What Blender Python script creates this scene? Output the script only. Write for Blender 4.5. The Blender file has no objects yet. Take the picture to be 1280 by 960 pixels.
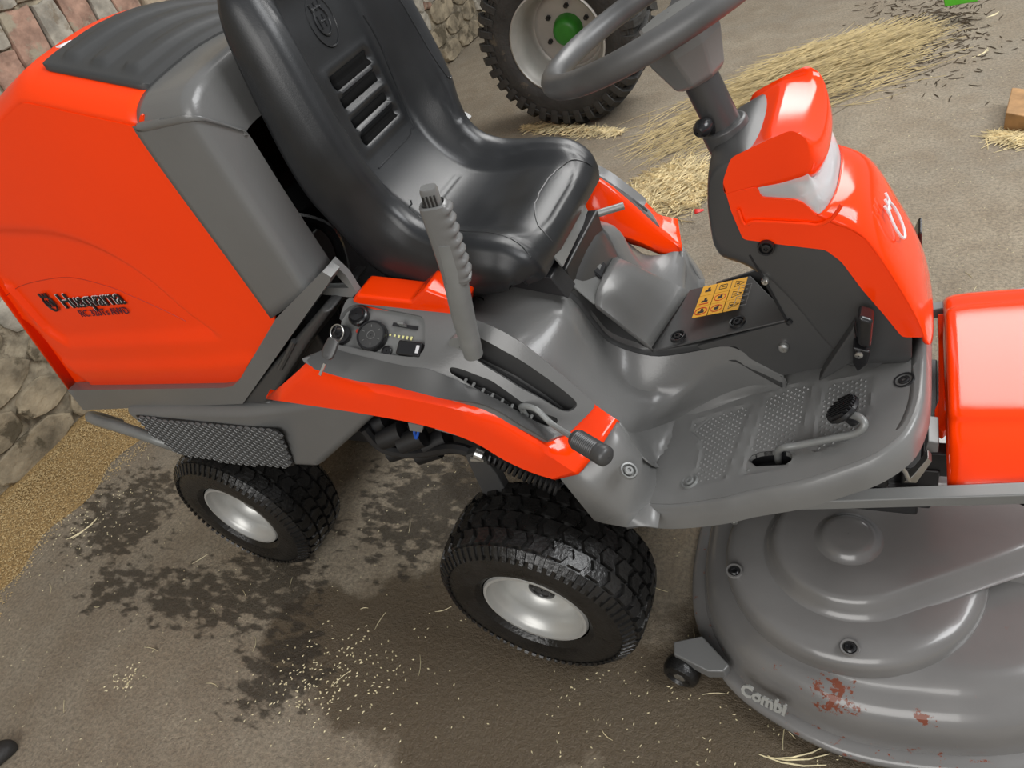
import bpy, bmesh, math, random
from math import sin, cos, pi, radians as R_
from mathutils import Vector as V, Matrix, noise
from mathutils.geometry import delaunay_2d_cdt
C = bpy.context.scene.collection
scene = bpy.context.scene
# ------------------------------------------------------------------ camera
cam_d = bpy.data.cameras.new('camera'); cam = bpy.data.objects.new('camera', cam_d); C.objects.link(cam)
cam_d.sensor_width = 36; cam_d.lens = 908.3/1280*36; cam_d.clip_end = 200; cam_d.clip_start = .01
rr = ((0.88691008, 0.35678908, -0.29341449), (0.03408357, -0.68398761, -0.72869696), (-0.46068299, 0.63628806, -0.61879616))
M = Matrix.Identity(4)
for i in range(3):
    M[i][0] = rr[0][i]; M[i][1] = -rr[1][i]; M[i][2] = -rr[2][i]
M.translation = V((0.64577744, -1.09456089, 1.53264313))
cam.matrix_world = M
scene.camera = cam
# ------------------------------------------------------------------ light
scene.view_settings.view_transform = 'Standard'; scene.view_settings.look = 'None'
scene.view_settings.exposure = 0.12; scene.view_settings.gamma = 1
w = bpy.data.worlds.new('world'); scene.world = w; w.use_nodes = True
bg = w.node_tree.nodes['Background']; bg.inputs[0].default_value = (.95, .97, 1, 1); bg.inputs[1].default_value = .31
def area(name, loc, target, sx, sy, energy, col):
    d = bpy.data.lights.new(name, 'AREA'); d.shape = 'RECTANGLE'; d.size = sx; d.size_y = sy; d.energy = energy; d.color = col
    o = bpy.data.objects.new(name, d); C.objects.link(o); o.location = loc
    o.rotation_euler = (V(target)-V(loc)).to_track_quat('-Z', 'Y').to_euler(); return o
area('barn_door_daylight', (1.2, 3.3, 3.7), (.5, 0, .4), 3.0, 2.1, 150, (1, .99, .97))
area('roof_light_daylight', (4.4, .5, 4.4), (.4, 0, .4), 2.8, 2.2, 210, (.98, .99, 1))
area('camera_side_fill', (.6, -4.2, 3.0), (-.2, 0, .5), 3.4, 2.4, 120, (1, .98, .95))  # added fill from the camera side to brighten the hood flank, no door
# ------------------------------------------------------------------ materials
def mat(name, col, rough=.5, metal=0., var=.08, vscale=8, bump=0., bscale=60, dirt=None, dscale=6, dthr=.6, coat=0., rough_var=0, spec=.5):
    m = bpy.data.materials.new(name); m.use_nodes = True; nt = m.node_tree; n = nt.nodes; l = nt.links
    b = n['Principled BSDF']; b.inputs['Metallic'].default_value = metal; b.inputs['Roughness'].default_value = rough
    b.inputs['Coat Weight'].default_value = coat; b.inputs['Coat Roughness'].default_value = .06
    b.inputs['Specular IOR Level'].default_value = spec
    tc = n.new('ShaderNodeTexCoord')
    nz = n.new('ShaderNodeTexNoise'); nz.inputs['Scale'].default_value = vscale; nz.inputs['Detail'].default_value = 5
    l.new(tc.outputs['Object'], nz.inputs['Vector'])
    rp = n.new('ShaderNodeValToRGB'); c = V(col[:3])
    rp.color_ramp.elements[0].position = .3; rp.color_ramp.elements[1].position = .7
    rp.color_ramp.elements[0].color = (*(c*(1-var)), 1); rp.color_ramp.elements[1].color = (*(c*(1+var)), 1)
    l.new(nz.outputs[0], rp.inputs[0]); out = rp.outputs[0]
    if dirt:
        nd = n.new('ShaderNodeTexNoise'); nd.inputs['Scale'].default_value = dscale; nd.inputs['Detail'].default_value = 9; nd.inputs['Roughness'].default_value = .65
        l.new(tc.outputs['Object'], nd.inputs['Vector'])
        r2 = n.new('ShaderNodeValToRGB'); r2.color_ramp.elements[0].position = dthr; r2.color_ramp.elements[1].position = dthr+.06
        l.new(nd.outputs[0], r2.inputs[0])
        mx = n.new('ShaderNodeMix'); mx.data_type = 'RGBA'; mx.inputs['B'].default_value = (*dirt, 1)
        l.new(r2.outputs[0], mx.inputs['Factor']); l.new(out, mx.inputs['A']); out = mx.outputs['Result']
    l.new(out, b.inputs['Base Color'])
    if rough_var:
        mr = n.new('ShaderNodeMapRange'); mr.inputs['To Min'].default_value = rough-rough_var; mr.inputs['To Max'].default_value = rough+rough_var
        l.new(nz.outputs[0], mr.inputs[0]); l.new(mr.outputs[0], b.inputs['Roughness'])
    if bump:
        nb = n.new('ShaderNodeTexNoise'); nb.inputs['Scale'].default_value = bscale; nb.inputs['Detail'].default_value = 6
        l.new(tc.outputs['Object'], nb.inputs['Vector'])
        bp = n.new('ShaderNodeBump'); bp.inputs['Strength'].default_value = bump; bp.inputs['Distance'].default_value = .01
        l.new(nb.outputs[0], bp.inputs['Height']); l.new(bp.outputs[0], b.inputs['Normal'])
    return m
ORANGE = mat('orange_paint', (.95, .047, .0015), .13, var=.03, vscale=3, coat=.08, spec=.45)
ORANGE_M = mat('orange_plastic', (.95, .05, .0015), .34, var=.03, vscale=3, spec=.35)
GREY = mat('grey_plastic', (.138, .138, .135), .29, var=.06, vscale=5, bump=.04, bscale=300, coat=.1)
GREY_L = mat('light_grey_plastic', (.17, .172, .168), .33, var=.08, vscale=9)
GREY_P = mat('foot_plate_plastic', (.158, .158, .154), .3, var=.12, vscale=7, dirt=(.1, .085, .06), dscale=9, dthr=.68)
DARK = mat('dark_grey_plastic', (.052, .052, .052), .42, var=.1, vscale=5, coat=.05)
LIDM = mat('charcoal_lid_plastic', (.036, .037, .037), .5, var=.1, vscale=6)
BLACKM = mat('black_frame_steel', (.012, .012, .013), .45, var=.3, vscale=20)
BLACKP = mat('black_plastic', (.014, .014, .015), .25, var=.1)
VINYL = mat('black_vinyl', (.0155, .0165, .018), .34, var=.35, vscale=7, bump=.05, bscale=500, rough_var=.1)
RUBBER = mat('wet_tyre_rubber', (.012, .0115, .011), .3, var=.4, vscale=18, bump=.2, bscale=120, rough_var=.14)
RUBBER_D = mat('dusty_tyre_rubber', (.03, .029, .027), .6, var=.4, vscale=9, bump=.3, bscale=60, dirt=(.09, .075, .055), dscale=8, dthr=.6)
RIM = mat('silver_painted_steel', (.5, .5, .48), .35, metal=.35, var=.06, vscale=8, dirt=(.16, .12, .08), dscale=22, dthr=.66)
RIM_T = mat('dull_silver_rim', (.4, .39, .36), .42, metal=.3, var=.1, vscale=8)
STEEL = mat('zinc_plated_steel', (.55, .55, .53), .3, metal=.9, var=.1, vscale=30)
LEVER = mat('grey_lever_steel', (.2, .205, .2), .38, metal=.2, var=.1, vscale=20)
WHEELP = mat('worn_steering_wheel_rubber', (.085, .085, .085), .4, var=.35, vscale=9, rough_var=.12)
GREEN = mat('green_paint', (.03, .22, .02), .4, var=.2, vscale=10)
WHITE = mat('white_print', (.7, .7, .72), .5, var=.02)
BLACKT = mat('black_print', (.01, .008, .01), .5, var=.02)
YELLOW = mat('yellow_sticker', (.72, .36, .03), .45, var=.03)
RED = mat('red_plastic_scrap', (.6, .02, .015), .4, var=.05)
REDP = mat('red_print', (.5, .03, .01), .5, var=.02)
MATTE = mat('matte_black', (.006, .006, .006), .95, var=.05, spec=.1)
BEVEL = mat('shaded_panel_edge', (.062, .062, .061), .36, var=.05)  # panel grey darkened to paint the shade on its sloping edge
WOOD = mat('rough_wood', (.32, .18, .075), .7, var=.35, vscale=14, bump=.3, bscale=60)
STRAW = mat('straw', (.46, .36, .175), .6, var=.35, vscale=25)
STRAW2 = mat('pale_straw', (.7, .58, .33), .6, var=.3, vscale=25)
GRAIN = mat('grain', (.5, .37, .18), .6, var=.35, vscale=120)
SEED = mat('pale_seed_husk', (.75, .66, .42), .5, var=.25, vscale=80)
BLUE = mat('blue_wire', (.02, .1, .5), .4, var=.05)
BRICKS = [mat('brick_red', (.30, .185, .135), .85, var=.45, vscale=16, bump=1.0, bscale=26, dirt=(.30, .26, .19), dscale=7, dthr=.53),
          mat('brick_ochre', (.31, .255, .18), .85, var=.45, vscale=13, bump=1.0, bscale=26, dirt=(.22, .15, .11), dscale=8, dthr=.56),
          mat('brick_grey', (.31, .285, .235), .85, var=.4, vscale=15, bump=1.0, bscale=26, dirt=(.2, .165, .12), dscale=7, dthr=.57)]
MORTAR = mat('lime_mortar', (.25, .215, .155), .95, var=.5, vscale=18, bump=1.2, bscale=30, dirt=(.14, .115, .08), dscale=6, dthr=.55)
STONE = mat('rough_stone', (.27, .225, .155), .9, var=.55, vscale=10, bump=1.2, bscale=22, dirt=(.1, .082, .052), dscale=7, dthr=.54)
def lens_mat():
    m = bpy.data.materials.new('clear_lens'); m.use_nodes = True; b = m.node_tree.nodes['Principled BSDF']
    b.inputs['Base Color'].default_value = (.95, .96, .97, 1); b.inputs['Transmission Weight'].default_value = .6; b.inputs['Roughness'].default_value = .06
    b.inputs['IOR'].default_value = 1.15; return m
LENS = lens_mat()
REFLECT = mat('headlight_reflector', (.62, .65, .66), .3, metal=.5, var=.1, vscale=20)
# deck paint with local rust
def deck_mat():
    m = mat('deck_grey_paint', (.165, .16, .155), .24, var=.1, vscale=6, coat=.4)
    nt = m.node_tree; n = nt.nodes; l = nt.links; b = n['Principled BSDF']; base = b.inputs['Base Color'].links[0].from_socket
    tc = n.new('ShaderNodeTexCoord'); nz = n.new('ShaderNodeTexNoise'); nz.inputs['Scale'].default_value = 45; nz.inputs['Detail'].default_value = 8; nz.inputs['Roughness'].default_value = .7
    l.new(tc.outputs['Object'], nz.inputs['Vector'])
    tot = None
    for (x, y, r, k) in RUST:
        d = n.new('ShaderNodeVectorMath'); d.operation = 'DISTANCE'; d.inputs[1].default_value = (x, y, .12); l.new(tc.outputs['Object'], d.inputs[0])
        mr = n.new('ShaderNodeMapRange'); mr.inputs['From Min'].default_value = 0; mr.inputs['From Max'].default_value = r; mr.inputs['To Min'].default_value = k; mr.inputs['To Max'].default_value = 0
        l.new(d.outputs['Value'], mr.inputs[0])
        if tot is None: tot = mr.outputs[0]
        else:
            a = n.new('ShaderNodeMath'); a.operation = 'MAXIMUM'; l.new(tot, a.inputs[0]); l.new(mr.outputs[0], a.inputs[1]); tot = a.outputs[0]
    # general light rust everywhere low on the skirt
    sp = n.new('ShaderNodeSeparateXYZ'); l.new(tc.outputs['Object'], sp.inputs[0])
    mz = n.new('ShaderNodeMapRange'); mz.inputs['From Min'].default_value = .02; mz.inputs['From Max'].default_value = .1; mz.inputs['To Min'].default_value = .13; mz.inputs['To Max'].default_value = 0
    l.new(sp.outputs[2], mz.inputs[0])
    a = n.new('ShaderNodeMath'); a.operation = 'MAXIMUM'; l.new(tot, a.inputs[0]); l.new(mz.outputs[0], a.inputs[1]); tot = a.outputs[0]
    s = n.new('ShaderNodeMath'); s.operation = 'ADD'; l.new(nz.outputs[0], s.inputs[0]); l.new(tot, s.inputs[1])
    rp = n.new('ShaderNodeValToRGB'); rp.color_ramp.elements[0].position = .70; rp.color_ramp.elements[1].position = .735; l.new(s.outputs[0], rp.inputs[0])
    mx = n.new('ShaderNodeMix'); mx.data_type = 'RGBA'; mx.inputs['B'].default_value = (.16, .035, .012, 1)
    l.new(rp.outputs[0], mx.inputs['Factor']); l.new(base, mx.inputs['A']); l.new(mx.outputs['Result'], b.inputs['Base Color'])
    mr = n.new('ShaderNodeMapRange'); mr.inputs['To Min'].default_value = .27; mr.inputs['To Max'].default_value = .8; l.new(rp.outputs[0], mr.inputs[0]); l.new(mr.outputs[0], b.inputs['Roughness'])
    return m
RUST = [(x, y, .06, .34) for x, y in [(0.585,-0.428),(0.572,-0.426),(0.868,-0.258)]] + [(x, y, .03, .3) for x, y in [(0.469,-0.398),(0.649,-0.377),(0.718,-0.435),(0.835,-0.208),(0.874,-0.086)]]
DECK = deck_mat()
def floor_mat():
    m = bpy.data.materials.new('stained_concrete'); m.use_nodes = True; nt = m.node_tree; n = nt.nodes; l = nt.links; b = n['Principled BSDF']
    tc = n.new('ShaderNodeTexCoord')
    def noi(s, d=6, r=.6):
        z = n.new('ShaderNodeTexNoise'); z.inputs['Scale'].default_value = s; z.inputs['Detail'].default_value = d; z.inputs['Roughness'].default_value = r
        l.new(tc.outputs['Object'], z.inputs['Vector']); return z.outputs[0]
    def math_(op, a, bb):
        x = n.new('ShaderNodeMath'); x.operation = op
        for i, q in enumerate((a, bb)):
            if isinstance(q, (int, float)): x.inputs[i].default_value = q
            else: l.new(q, x.inputs[i])
        return x.outputs[0]
    def ramp(a, p0, p1, c0=(0, 0, 0), c1=(1, 1, 1)):
        r = n.new('ShaderNodeValToRGB'); r.color_ramp.elements[0].position = p0; r.color_ramp.elements[1].position = p1
        r.color_ramp.elements[0].color = (*c0, 1); r.color_ramp.elements[1].color = (*c1, 1); l.new(a, r.inputs[0]); return r.outputs[0]
    def mix(f, a, c):
        x = n.new('ShaderNodeMix'); x.data_type = 'RGBA'
        for k, q in (('Factor', f), ('A', a), ('B', c)):
            if isinstance(q, tuple): x.inputs[k].default_value = (*q, 1)
            elif isinstance(q, (int, float)): x.inputs[k].default_value = q
            else: l.new(q, x.inputs[k])
        return x.outputs['Result']
    def blob(cx, cy, rx, ry, ang=0):
        mp = n.new('ShaderNodeMapping'); mp.vector_type = 'TEXTURE'; mp.inputs['Location'].default_value = (cx, cy, 0); mp.inputs['Rotation'].default_value = (0, 0, ang); mp.inputs['Scale'].default_value = (rx, ry, 1)
        l.new(tc.outputs['Object'], mp.inputs[0])
        d = n.new('ShaderNodeVectorMath'); d.operation = 'LENGTH'; l.new(mp.outputs[0], d.inputs[0])
        mr = n.new('ShaderNodeMapRange'); mr.inputs['From Min'].default_value = .3; mr.inputs['From Max'].default_value = 1.5; mr.inputs['To Min'].default_value = 1; mr.inputs['To Max'].default_value = 0
        l.new(d.outputs['Value'], mr.inputs[0]); return mr.outputs[0]
    big = noi(1.3); mid = noi(7); fine = noi(90, 4, .7); gr = noi(320, 2, .8)
    base = mix(ramp(big, .35, .65), (.44, .37, .27), (.31, .27, .21))
    base = mix(ramp(mid, .35, .7), base, (.29, .23, .16))
    base = mix(math_('MULTIPLY', ramp(fine, .38, .64), .6), base, (.11, .095, .072))
    base = mix(math_('MULTIPLY', ramp(gr, .52, .68), .45), base, (.33, .29, .22))
    # damp brown zone in front of the mower
    wet = None
    for q in [(-.2, -.47, .55, .3, 0), (.5, -.55, .5, .36, 0), (-.68, -.5, .17, .16, .5), (-.25, .3, .5, .36, 0), (.9, -.1, .4, .5, 0)]:
        v = blob(*q); wet = v if wet is None else math_('MAXIMUM', wet, v)
    wn = math_('ADD', wet, math_('MULTIPLY', math_('SUBTRACT', noi(5, 8, .65), .5), 1.1))
    wm = ramp(wn, .40, .56)
    base = mix(math_('MULTIPLY', wm, .82), base, (.078, .054, .029))
    base = mix(math_('MULTIPLY', math_('MULTIPLY', wm, ramp(gr, .55, .7)), .4), base, (.2, .15, .08))
    # splashes: small dark spots
    sp = None
    for q in [(-1.5, -.5, .24, .13, .2), (-1.2, -.48, .3, .16, .1), (-.95, -.42, .3, .24, 0), (-.55, -.05, .4, .3, 0), (-1.75, -.25, .35, .3, 0), (-.72, -.62, .2, .2, 0)]:
        v = blob(*q); sp = v if sp is None else math_('MAXIMUM', sp, v)
    mp = n.new('ShaderNodeMapping'); mp.inputs['Rotation'].default_value = (0, 0, .5); mp.inputs['Scale'].default_value = (14, 30, 1); l.new(tc.outputs['Object'], mp.inputs[0])
    zz = n.new('ShaderNodeTexNoise'); zz.inputs['Scale'].default_value = 1.3; zz.inputs['Detail'].default_value = 4; l.new(mp.outputs[0], zz.inputs['Vector'])
    sn = math_('ADD', math_('MULTIPLY', sp, .42), math_('ADD', math_('MULTIPLY', zz.outputs[0], .8), math_('MULTIPLY', mid, .3)))
    sm = ramp(sn, .84, .93)
    base = mix(math_('MULTIPLY', sm, .8), base, (.03, .023, .015))
    l.new(base, b.inputs['Base Color'])
    ws = math_('MAXIMUM', wm, sm)
    mr = n.new('ShaderNodeMapRange'); mr.inputs['To Min'].default_value = .85; mr.inputs['To Max'].default_value = .42; l.new(ws, mr.inputs[0]); l.new(mr.outputs[0], b.inputs['Roughness'])
    bp = n.new('ShaderNodeBump'); bp.inputs['Strength'].default_value = .9; bp.inputs['Distance'].default_value = .008
    l.new(math_('ADD', fine, math_('MULTIPLY', gr, .5)), bp.inputs['Height']); l.new(bp.outputs[0], b.inputs['Normal'])
    return m
# ------------------------------------------------------------------ helpers
def link(name, me, m=None, parent=None, smooth=True, angle=35):
    if m: me.materials.append(m)
    if smooth:
        me.polygons.foreach_set('use_smooth', [True]*len(me.polygons)); me.set_sharp_from_angle(angle=R_(angle))
    o = bpy.data.objects.new(name, me); C.objects.link(o)
    if parent: o.parent = parent
    return o
def mesh(name, vs, fs, m=None, parent=None, bevel=0, seg=3, sub=0, smooth=True, angle=35, solid=0, fixn=True):
    me = bpy.data.meshes.new(name); me.from_pydata([tuple(v) for v in vs], [], [tuple(f) for f in fs])
    if fixn:
        bm = bmesh.new(); bm.from_mesh(me); bmesh.ops.remove_doubles(bm, verts=bm.verts, dist=1e-5); bmesh.ops.recalc_face_normals(bm, faces=bm.faces); bm.to_mesh(me); bm.free()
    me.update()
    o = link(name, me, m, parent, smooth, angle)
    if sub:
        s = o.modifiers.new('s', 'SUBSURF'); s.levels = sub; s.render_levels = sub
    if solid:
        s = o.modifiers.new('t', 'SOLIDIFY'); s.thickness = solid; s.offset = -1
    if bevel:
        b = o.modifiers.new('b', 'BEVEL'); b.width = bevel; b.segments = seg; b.limit_method = 'ANGLE'; b.angle_limit = R_(30); b.harden_normals = True
    return o
def empty(name, loc=(0, 0, 0), parent=None):
    o = bpy.data.objects.new(name, None); C.objects.link(o); o.location = loc; o.empty_display_size = .1
    if parent: o.parent = parent
    return o
def tag(o, label=None, cat=None, group=None, kind=None):
    if label: o['label'] = label
    if cat: o['category'] = cat
    if group: o['group'] = group
    if kind: o['kind'] = kind
    return o
class MB:
    def __init__(s): s.v = []; s.f = []
    def add(s, vs, fs):
        n = len(s.v); s.v += [tuple(q) for q in vs]; s.f += [tuple(i+n for i in f) for f in fs]; return s
    def box(s, c, d, rot=None):
        rot = rot or Matrix.Identity(3); c = V(c)
        vs = [c+rot@V((x*d[0]/2, y*d[1]/2, z*d[2]/2)) for x in (-1, 1) for y in (-1, 1) for z in (-1, 1)]
        return s.add(vs, [(0, 1, 3, 2), (4, 6, 7, 5), (0, 4, 5, 1), (2, 3, 7, 6), (0, 2, 6, 4), (1, 5, 7, 3)])
    def rings(s, rings, closed=True, cap=True, loop=False):
        n = len(rings[0]); vs = [p for r in rings for p in r]; fs = []
        m = len(rings)
        for i in range(m if loop else m-1):
            for j in range(n if closed else n-1):
                a = i*n+j; b = i*n+(j+1) % n; i2 = (i+1) % m
                fs.append((a, b, i2*n+(j+1) % n, i2*n+j))
        if cap and not loop:
            fs.append(tuple(range(n-1, -1, -1))); fs.append(tuple((m-1)*n+k for k in range(n)))
        return s.add(vs, fs)
    def tube(s, pts, r, seg=10, cap=True, loop=False):
        pts = [V(p) for p in pts]; n = len(pts); rs = r if isinstance(r, (list, tuple)) else [r]*n; rings = []; up = None
        for i, p in enumerate(pts):
            if loop: t = (pts[(i+1) % n]-pts[i-1]).normalized()
            else: t = (pts[min(i+1, n-1)]-pts[max(i-1, 0)]).normalized()
            if up is None: up = t.orthogonal().normalized()
            else: up = (up-t*up.dot(t)).normalized()
            q = t.cross(up)
            rings.append([p+(up*cos(2*pi*k/seg)+q*sin(2*pi*k/seg))*rs[i] for k in range(seg)])
        return s.rings(rings, True, cap, loop)
    def lathe(s, prof, center, axis, seg=48, cap=False):
        axis = V(axis).normalized(); u = axis.orthogonal().normalized(); w_ = axis.cross(u); c = V(center)
        rings = [[c+axis*h+(u*cos(2*pi*k/seg)+w_*sin(2*pi*k/seg))*r for k in range(seg)] for h, r in prof]
        return s.rings(rings, True, cap)
    def prism(s, poly, axis, a, b):
        def P(q, h): return (q[0], h, q[1]) if axis == 'y' else ((q[0], q[1], h) if axis == 'z' else (h, q[0], q[1]))
        n = len(poly)
        return s.add([P(q, a) for q in poly]+[P(q, b) for q in poly], [tuple(range(n)), tuple(range(2*n-1, n-1, -1))]+[(i, (i+1) % n, n+(i+1) % n, n+i) for i in range(n)])
    def build(s, name, m, parent=None, **k): return mesh(name, s.v, s.f, m, parent, **k)
def catmull(P, n, closed=False):
    P = [V(p) for p in P]; L = len(P); out = []
    for i in range(L if closed else L-1):
        if closed: a, b, c, d = P[i-1], P[i], P[(i+1) % L], P[(i+2) % L]
        else: a, b, c, d = P[max(i-1, 0)], P[i], P[i+1], P[min(i+2, L-1)]
        for k in range(n):
            t = k/n; out.append(.5*((2*b)+(-a+c)*t+(2*a-5*b+4*c-d)*t*t+(-a+3*b-3*c+d)*t**3))
    if not closed: out.append(P[-1])
    return out
def catmull_rows(rows):
    cols = list(zip(*rows)); cc = [catmull(c, 4) for c in cols]; return [list(r) for r in zip(*cc)]
def inside(x, y, poly):
    r = False; j = len(poly)-1
    for i in range(len(poly)):
        xi, yi = poly[i][0], poly[i][1]; xj, yj = poly[j][0], poly[j][1]
        if (yi > y) != (yj > y) and x < (xj-xi)*(y-yi)/(yj-yi)+xi: r = not r
        j = i
    return r
def seg_dist(x, y, poly):
    best = 9
    for i in range(len(poly)):
        ax, ay = poly[i-1][0], poly[i-1][1]; bx, by = poly[i][0], poly[i][1]; dx, dy = bx-ax, by-ay; L = dx*dx+dy*dy
        t = 0 if L == 0 else max(0, min(1, ((x-ax)*dx+(y-ay)*dy)/L)); best = min(best, math.hypot(x-ax-t*dx, y-ay-t*dy))
    return best
def rounded(poly, r, n=4):
    out = []; L = len(poly)
    for i in range(L):
        p = V(poly[i][:2]); a = V(poly[i-1][:2]); b = V(poly[(i+1) % L][:2]); da = a-p; db = b-p
        ra = min(r, da.length*.48); rb = min(r, db.length*.48); pa = p+da.normalized()*ra; pb = p+db.normalized()*rb
        for k in range(n+1):
            t = k/n; out.append(tuple((1-t)**2*pa+2*t*(1-t)*p+t*t*pb))
    return out
def densify(poly, st, sx=1, sy=1):
    out = []
    for i in range(len(poly)):
        a = V(poly[i][:2]); b = V(poly[(i+1) % len(poly)][:2]); d = b-a; n = max(1, int(math.hypot(d[0]*sx, d[1]*sy)/st))
        out += [tuple(a+d*k/n) for k in range(n)]
    return out
def region(name, outer, holes, st, fmap, m, parent, su=1, sv=1, grid=True, **k):
    """plate whose outline is a 2-D polygon with holes, mapped to 3-D (top, bottom) by fmap; su, sv = metres per unit"""
    loops = [densify(outer, st, su, sv)]+[densify(h, st, su, sv) for h in holes]; pts = []; ed = []
    for lp in loops:
        n0 = len(pts); pts += [V((p[0]*su, p[1]*sv)) for p in lp]; ed += [(n0+i, n0+(i+1) % len(lp)) for i in range(len(lp))]
    L = [[(p[0]*su, p[1]*sv) for p in lp] for lp in loops]
    xs = [p[0] for p in L[0]]; ys = [p[1] for p in L[0]]
    if grid:
        x = min(xs)+st/2
        while x < max(xs):
            y = min(ys)+st/2
            while y < max(ys):
                if inside(x, y, L[0]) and not any(inside(x, y, h) for h in L[1:]): pts.append(V((x, y)))
                y += st
            x += st
    vv, ee, ff, *_ = delaunay_2d_cdt(pts, ed, [], 0, 1e-6)
    keep = []
    for f in ff:
        cx = sum(vv[i][0] for i in f)/len(f); cy = sum(vv[i][1] for i in f)/len(f)
        if inside(cx, cy, L[0]) and not any(inside(cx, cy, h) for h in L[1:]): keep.append(tuple(f))
    n = len(vv); top = []; bot = []
    for p in vv:
        a, b = fmap(p[0]/su, p[1]/sv); top.append(a); bot.append(b)
    cnt = {}
    for f in keep:
        for i in range(len(f)):
            e = (f[i], f[(i+1) % len(f)])
            cnt[e] = 1
    fs = list(keep)+[tuple(reversed([i+n for i in f])) for f in keep]
    for (a, b) in cnt:
        if (b, a) not in cnt: fs.append((b, a, a+n, b+n))
    me_v = top+bot; used = set(i for f in fs for i in f); idx = {}; v2 = []
    for i in sorted(used): idx[i] = len(v2); v2.append(me_v[i])
    return mesh(name, v2, [tuple(idx[i] for i in f) for f in fs], m, parent, **k)
def text(name, s, size, mtx, m, parent, ext=.0006, shear=0, space=1.0, offset=0):
    cu = bpy.data.curves.new(name, 'FONT'); cu.body = s; cu.size = size; cu.extrude = ext; cu.shear = shear; cu.space_character = space; cu.offset = offset; cu.resolution_u = 2
    t = bpy.data.objects.new(name, cu); C.objects.link(t); dg = bpy.context.evaluated_depsgraph_get()
    me = bpy.data.meshes.new_from_object(t.evaluated_get(dg)); bpy.data.objects.remove(t); me.materials.clear(); me.transform(mtx)
    return link(name, me, m, parent, False)
def frame(o, x, up):
    x = V(x).normalized(); z = x.cross(V(up)).normalized(); y = z.cross(x)
    Mx = Matrix.Identity(4)
    for i in range(3): Mx[i][0] = x[i]; Mx[i][1] = y[i]; Mx[i][2] = z[i]
    Mx.translation = V(o); return Mx
def mirror(o, name=None):
    """a copy of the part on the other side of the machine (mesh mirrored in y)"""
    c = o.copy(); me = o.data.copy(); me.transform(Matrix.Diagonal((1, -1, 1, 1))); me.flip_normals(); c.data = me; c.name = name or o.name.split('.')[0]; C.objects.link(c); return c
def smooth01(x): x = max(0, min(1, x)); return x*x*(3-2*x)
rnd = random.Random(5)
# ------------------------------------------------------------------ setting
fl = mesh('floor', [(x, y, 0) for x in (-6, 12) for y in (-9, 14)], [(0, 2, 3, 1)], floor_mat()); fl['kind'] = 'structure'
wb = MB(); wb.box((-2.62, 2.5, 1.9), (.3, 23, 3.9)).build('wall_back', MORTAR)
wall = bpy.data.objects['wall_back']; wall['kind'] = 'structure'
def stone_piece(name, poly, depth, m, parent, x0=-2.47, inset=.93):
    """irregular piece standing proud of the wall; poly in (y, z)"""
    cy = sum(p[0] for p in poly)/len(poly); cz = sum(p[1] for p in poly)/len(poly); n = len(poly)
    r0 = [V((x0-.02, p[0], p[1])) for p in poly]; r1 = [V((x0+depth*rnd.uniform(.55, .8), p[0], p[1])) for p in poly]
    r2 = [V((x0+depth*rnd.uniform(.85, 1.1), cy+(p[0]-cy)*inset, cz+(p[1]-cz)*inset)) for p in poly]
    r3 = [V((x0+depth*rnd.uniform(.8, 1.25), cy+(p[0]-cy)*inset*.5, cz+(p[1]-cz)*inset*.5)) for p in poly]
    vs = r0+r1+r2+r3+[V((x0+depth*rnd.uniform(.8, 1.2), cy, cz))]
    fs = []
    for k in range(3): fs += [(k*n+i, k*n+(i+1) % n, (k+1)*n+(i+1) % n, (k+1)*n+i) for i in range(n)]
    fs += [(3*n+i, 3*n+(i+1) % n, 4*n) for i in range(n)]
    return MB().add(vs, fs).build(name, m, parent, smooth=True, angle=32)
row = 0; z = .55
while z < 2.0:
    y = -1.0+rnd.uniform(0, .15); h = rnd.uniform(.25, .31)
    while y < 4.8:
        wd = rnd.uniform(.115, .155)
        if rnd.random() < .1: wd *= 1.7
        hh = h*(1 if rnd.random() < .85 else rnd.uniform(.45, .6)); zz0 = z
        while zz0 < z+h-.05:
            hb = min(hh, z+h-zz0); g = rnd.uniform(.006, .014); pl = []
            for (a, b_) in ((0, 0), (.35, 0), (.7, 0), (1, 0), (1, .35), (1, .7), (1, 1), (.65, 1), (.3, 1), (0, 1), (0, .65), (0, .3)):
                yy = y+a*(wd-g)+rnd.uniform(-.008, .008); zz = zz0+b_*(hb-g)+rnd.uniform(-.01, .01)
                pl.append((yy+(zz-1.2)*.12, zz-(yy-1.5)*.05))
            stone_piece('brick', pl, rnd.uniform(.008, .03), rnd.choice(BRICKS), wall)
            zz0 += hb
        y += wd
    z += h; row += 1
z = 0.0
while z < .58:
    h = rnd.uniform(.14, .24); y = -1.0+rnd.uniform(0, .1)
    while y < 4.8:
        wd = rnd.uniform(.18, .42)
        if True:
            pl = []
            for a in range(13):
                t = 2*pi*a/13+rnd.uniform(-.12, .12); e = (abs(cos(t))**2.8+abs(sin(t))**2.8)**(-1/2.8); pl.append((y+wd/2+cos(t)*e*wd*.5*rnd.uniform(.86, 1.0), z+h/2+sin(t)*e*h*.5*rnd.uniform(.86, 1.02)))
            stone_piece('wall_stone', pl, rnd.uniform(.012, .035), STONE if rnd.random() < .75 else BRICKS[2], wall, inset=.94)
        y += wd*.99
    z += h*.97
# ------------------------------------------------------------------ the mower
mower = tag(empty('ride_on_mower'), 'orange and grey articulated ride-on lawn mower with black seat and front cutting deck', 'lawn mower')
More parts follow.
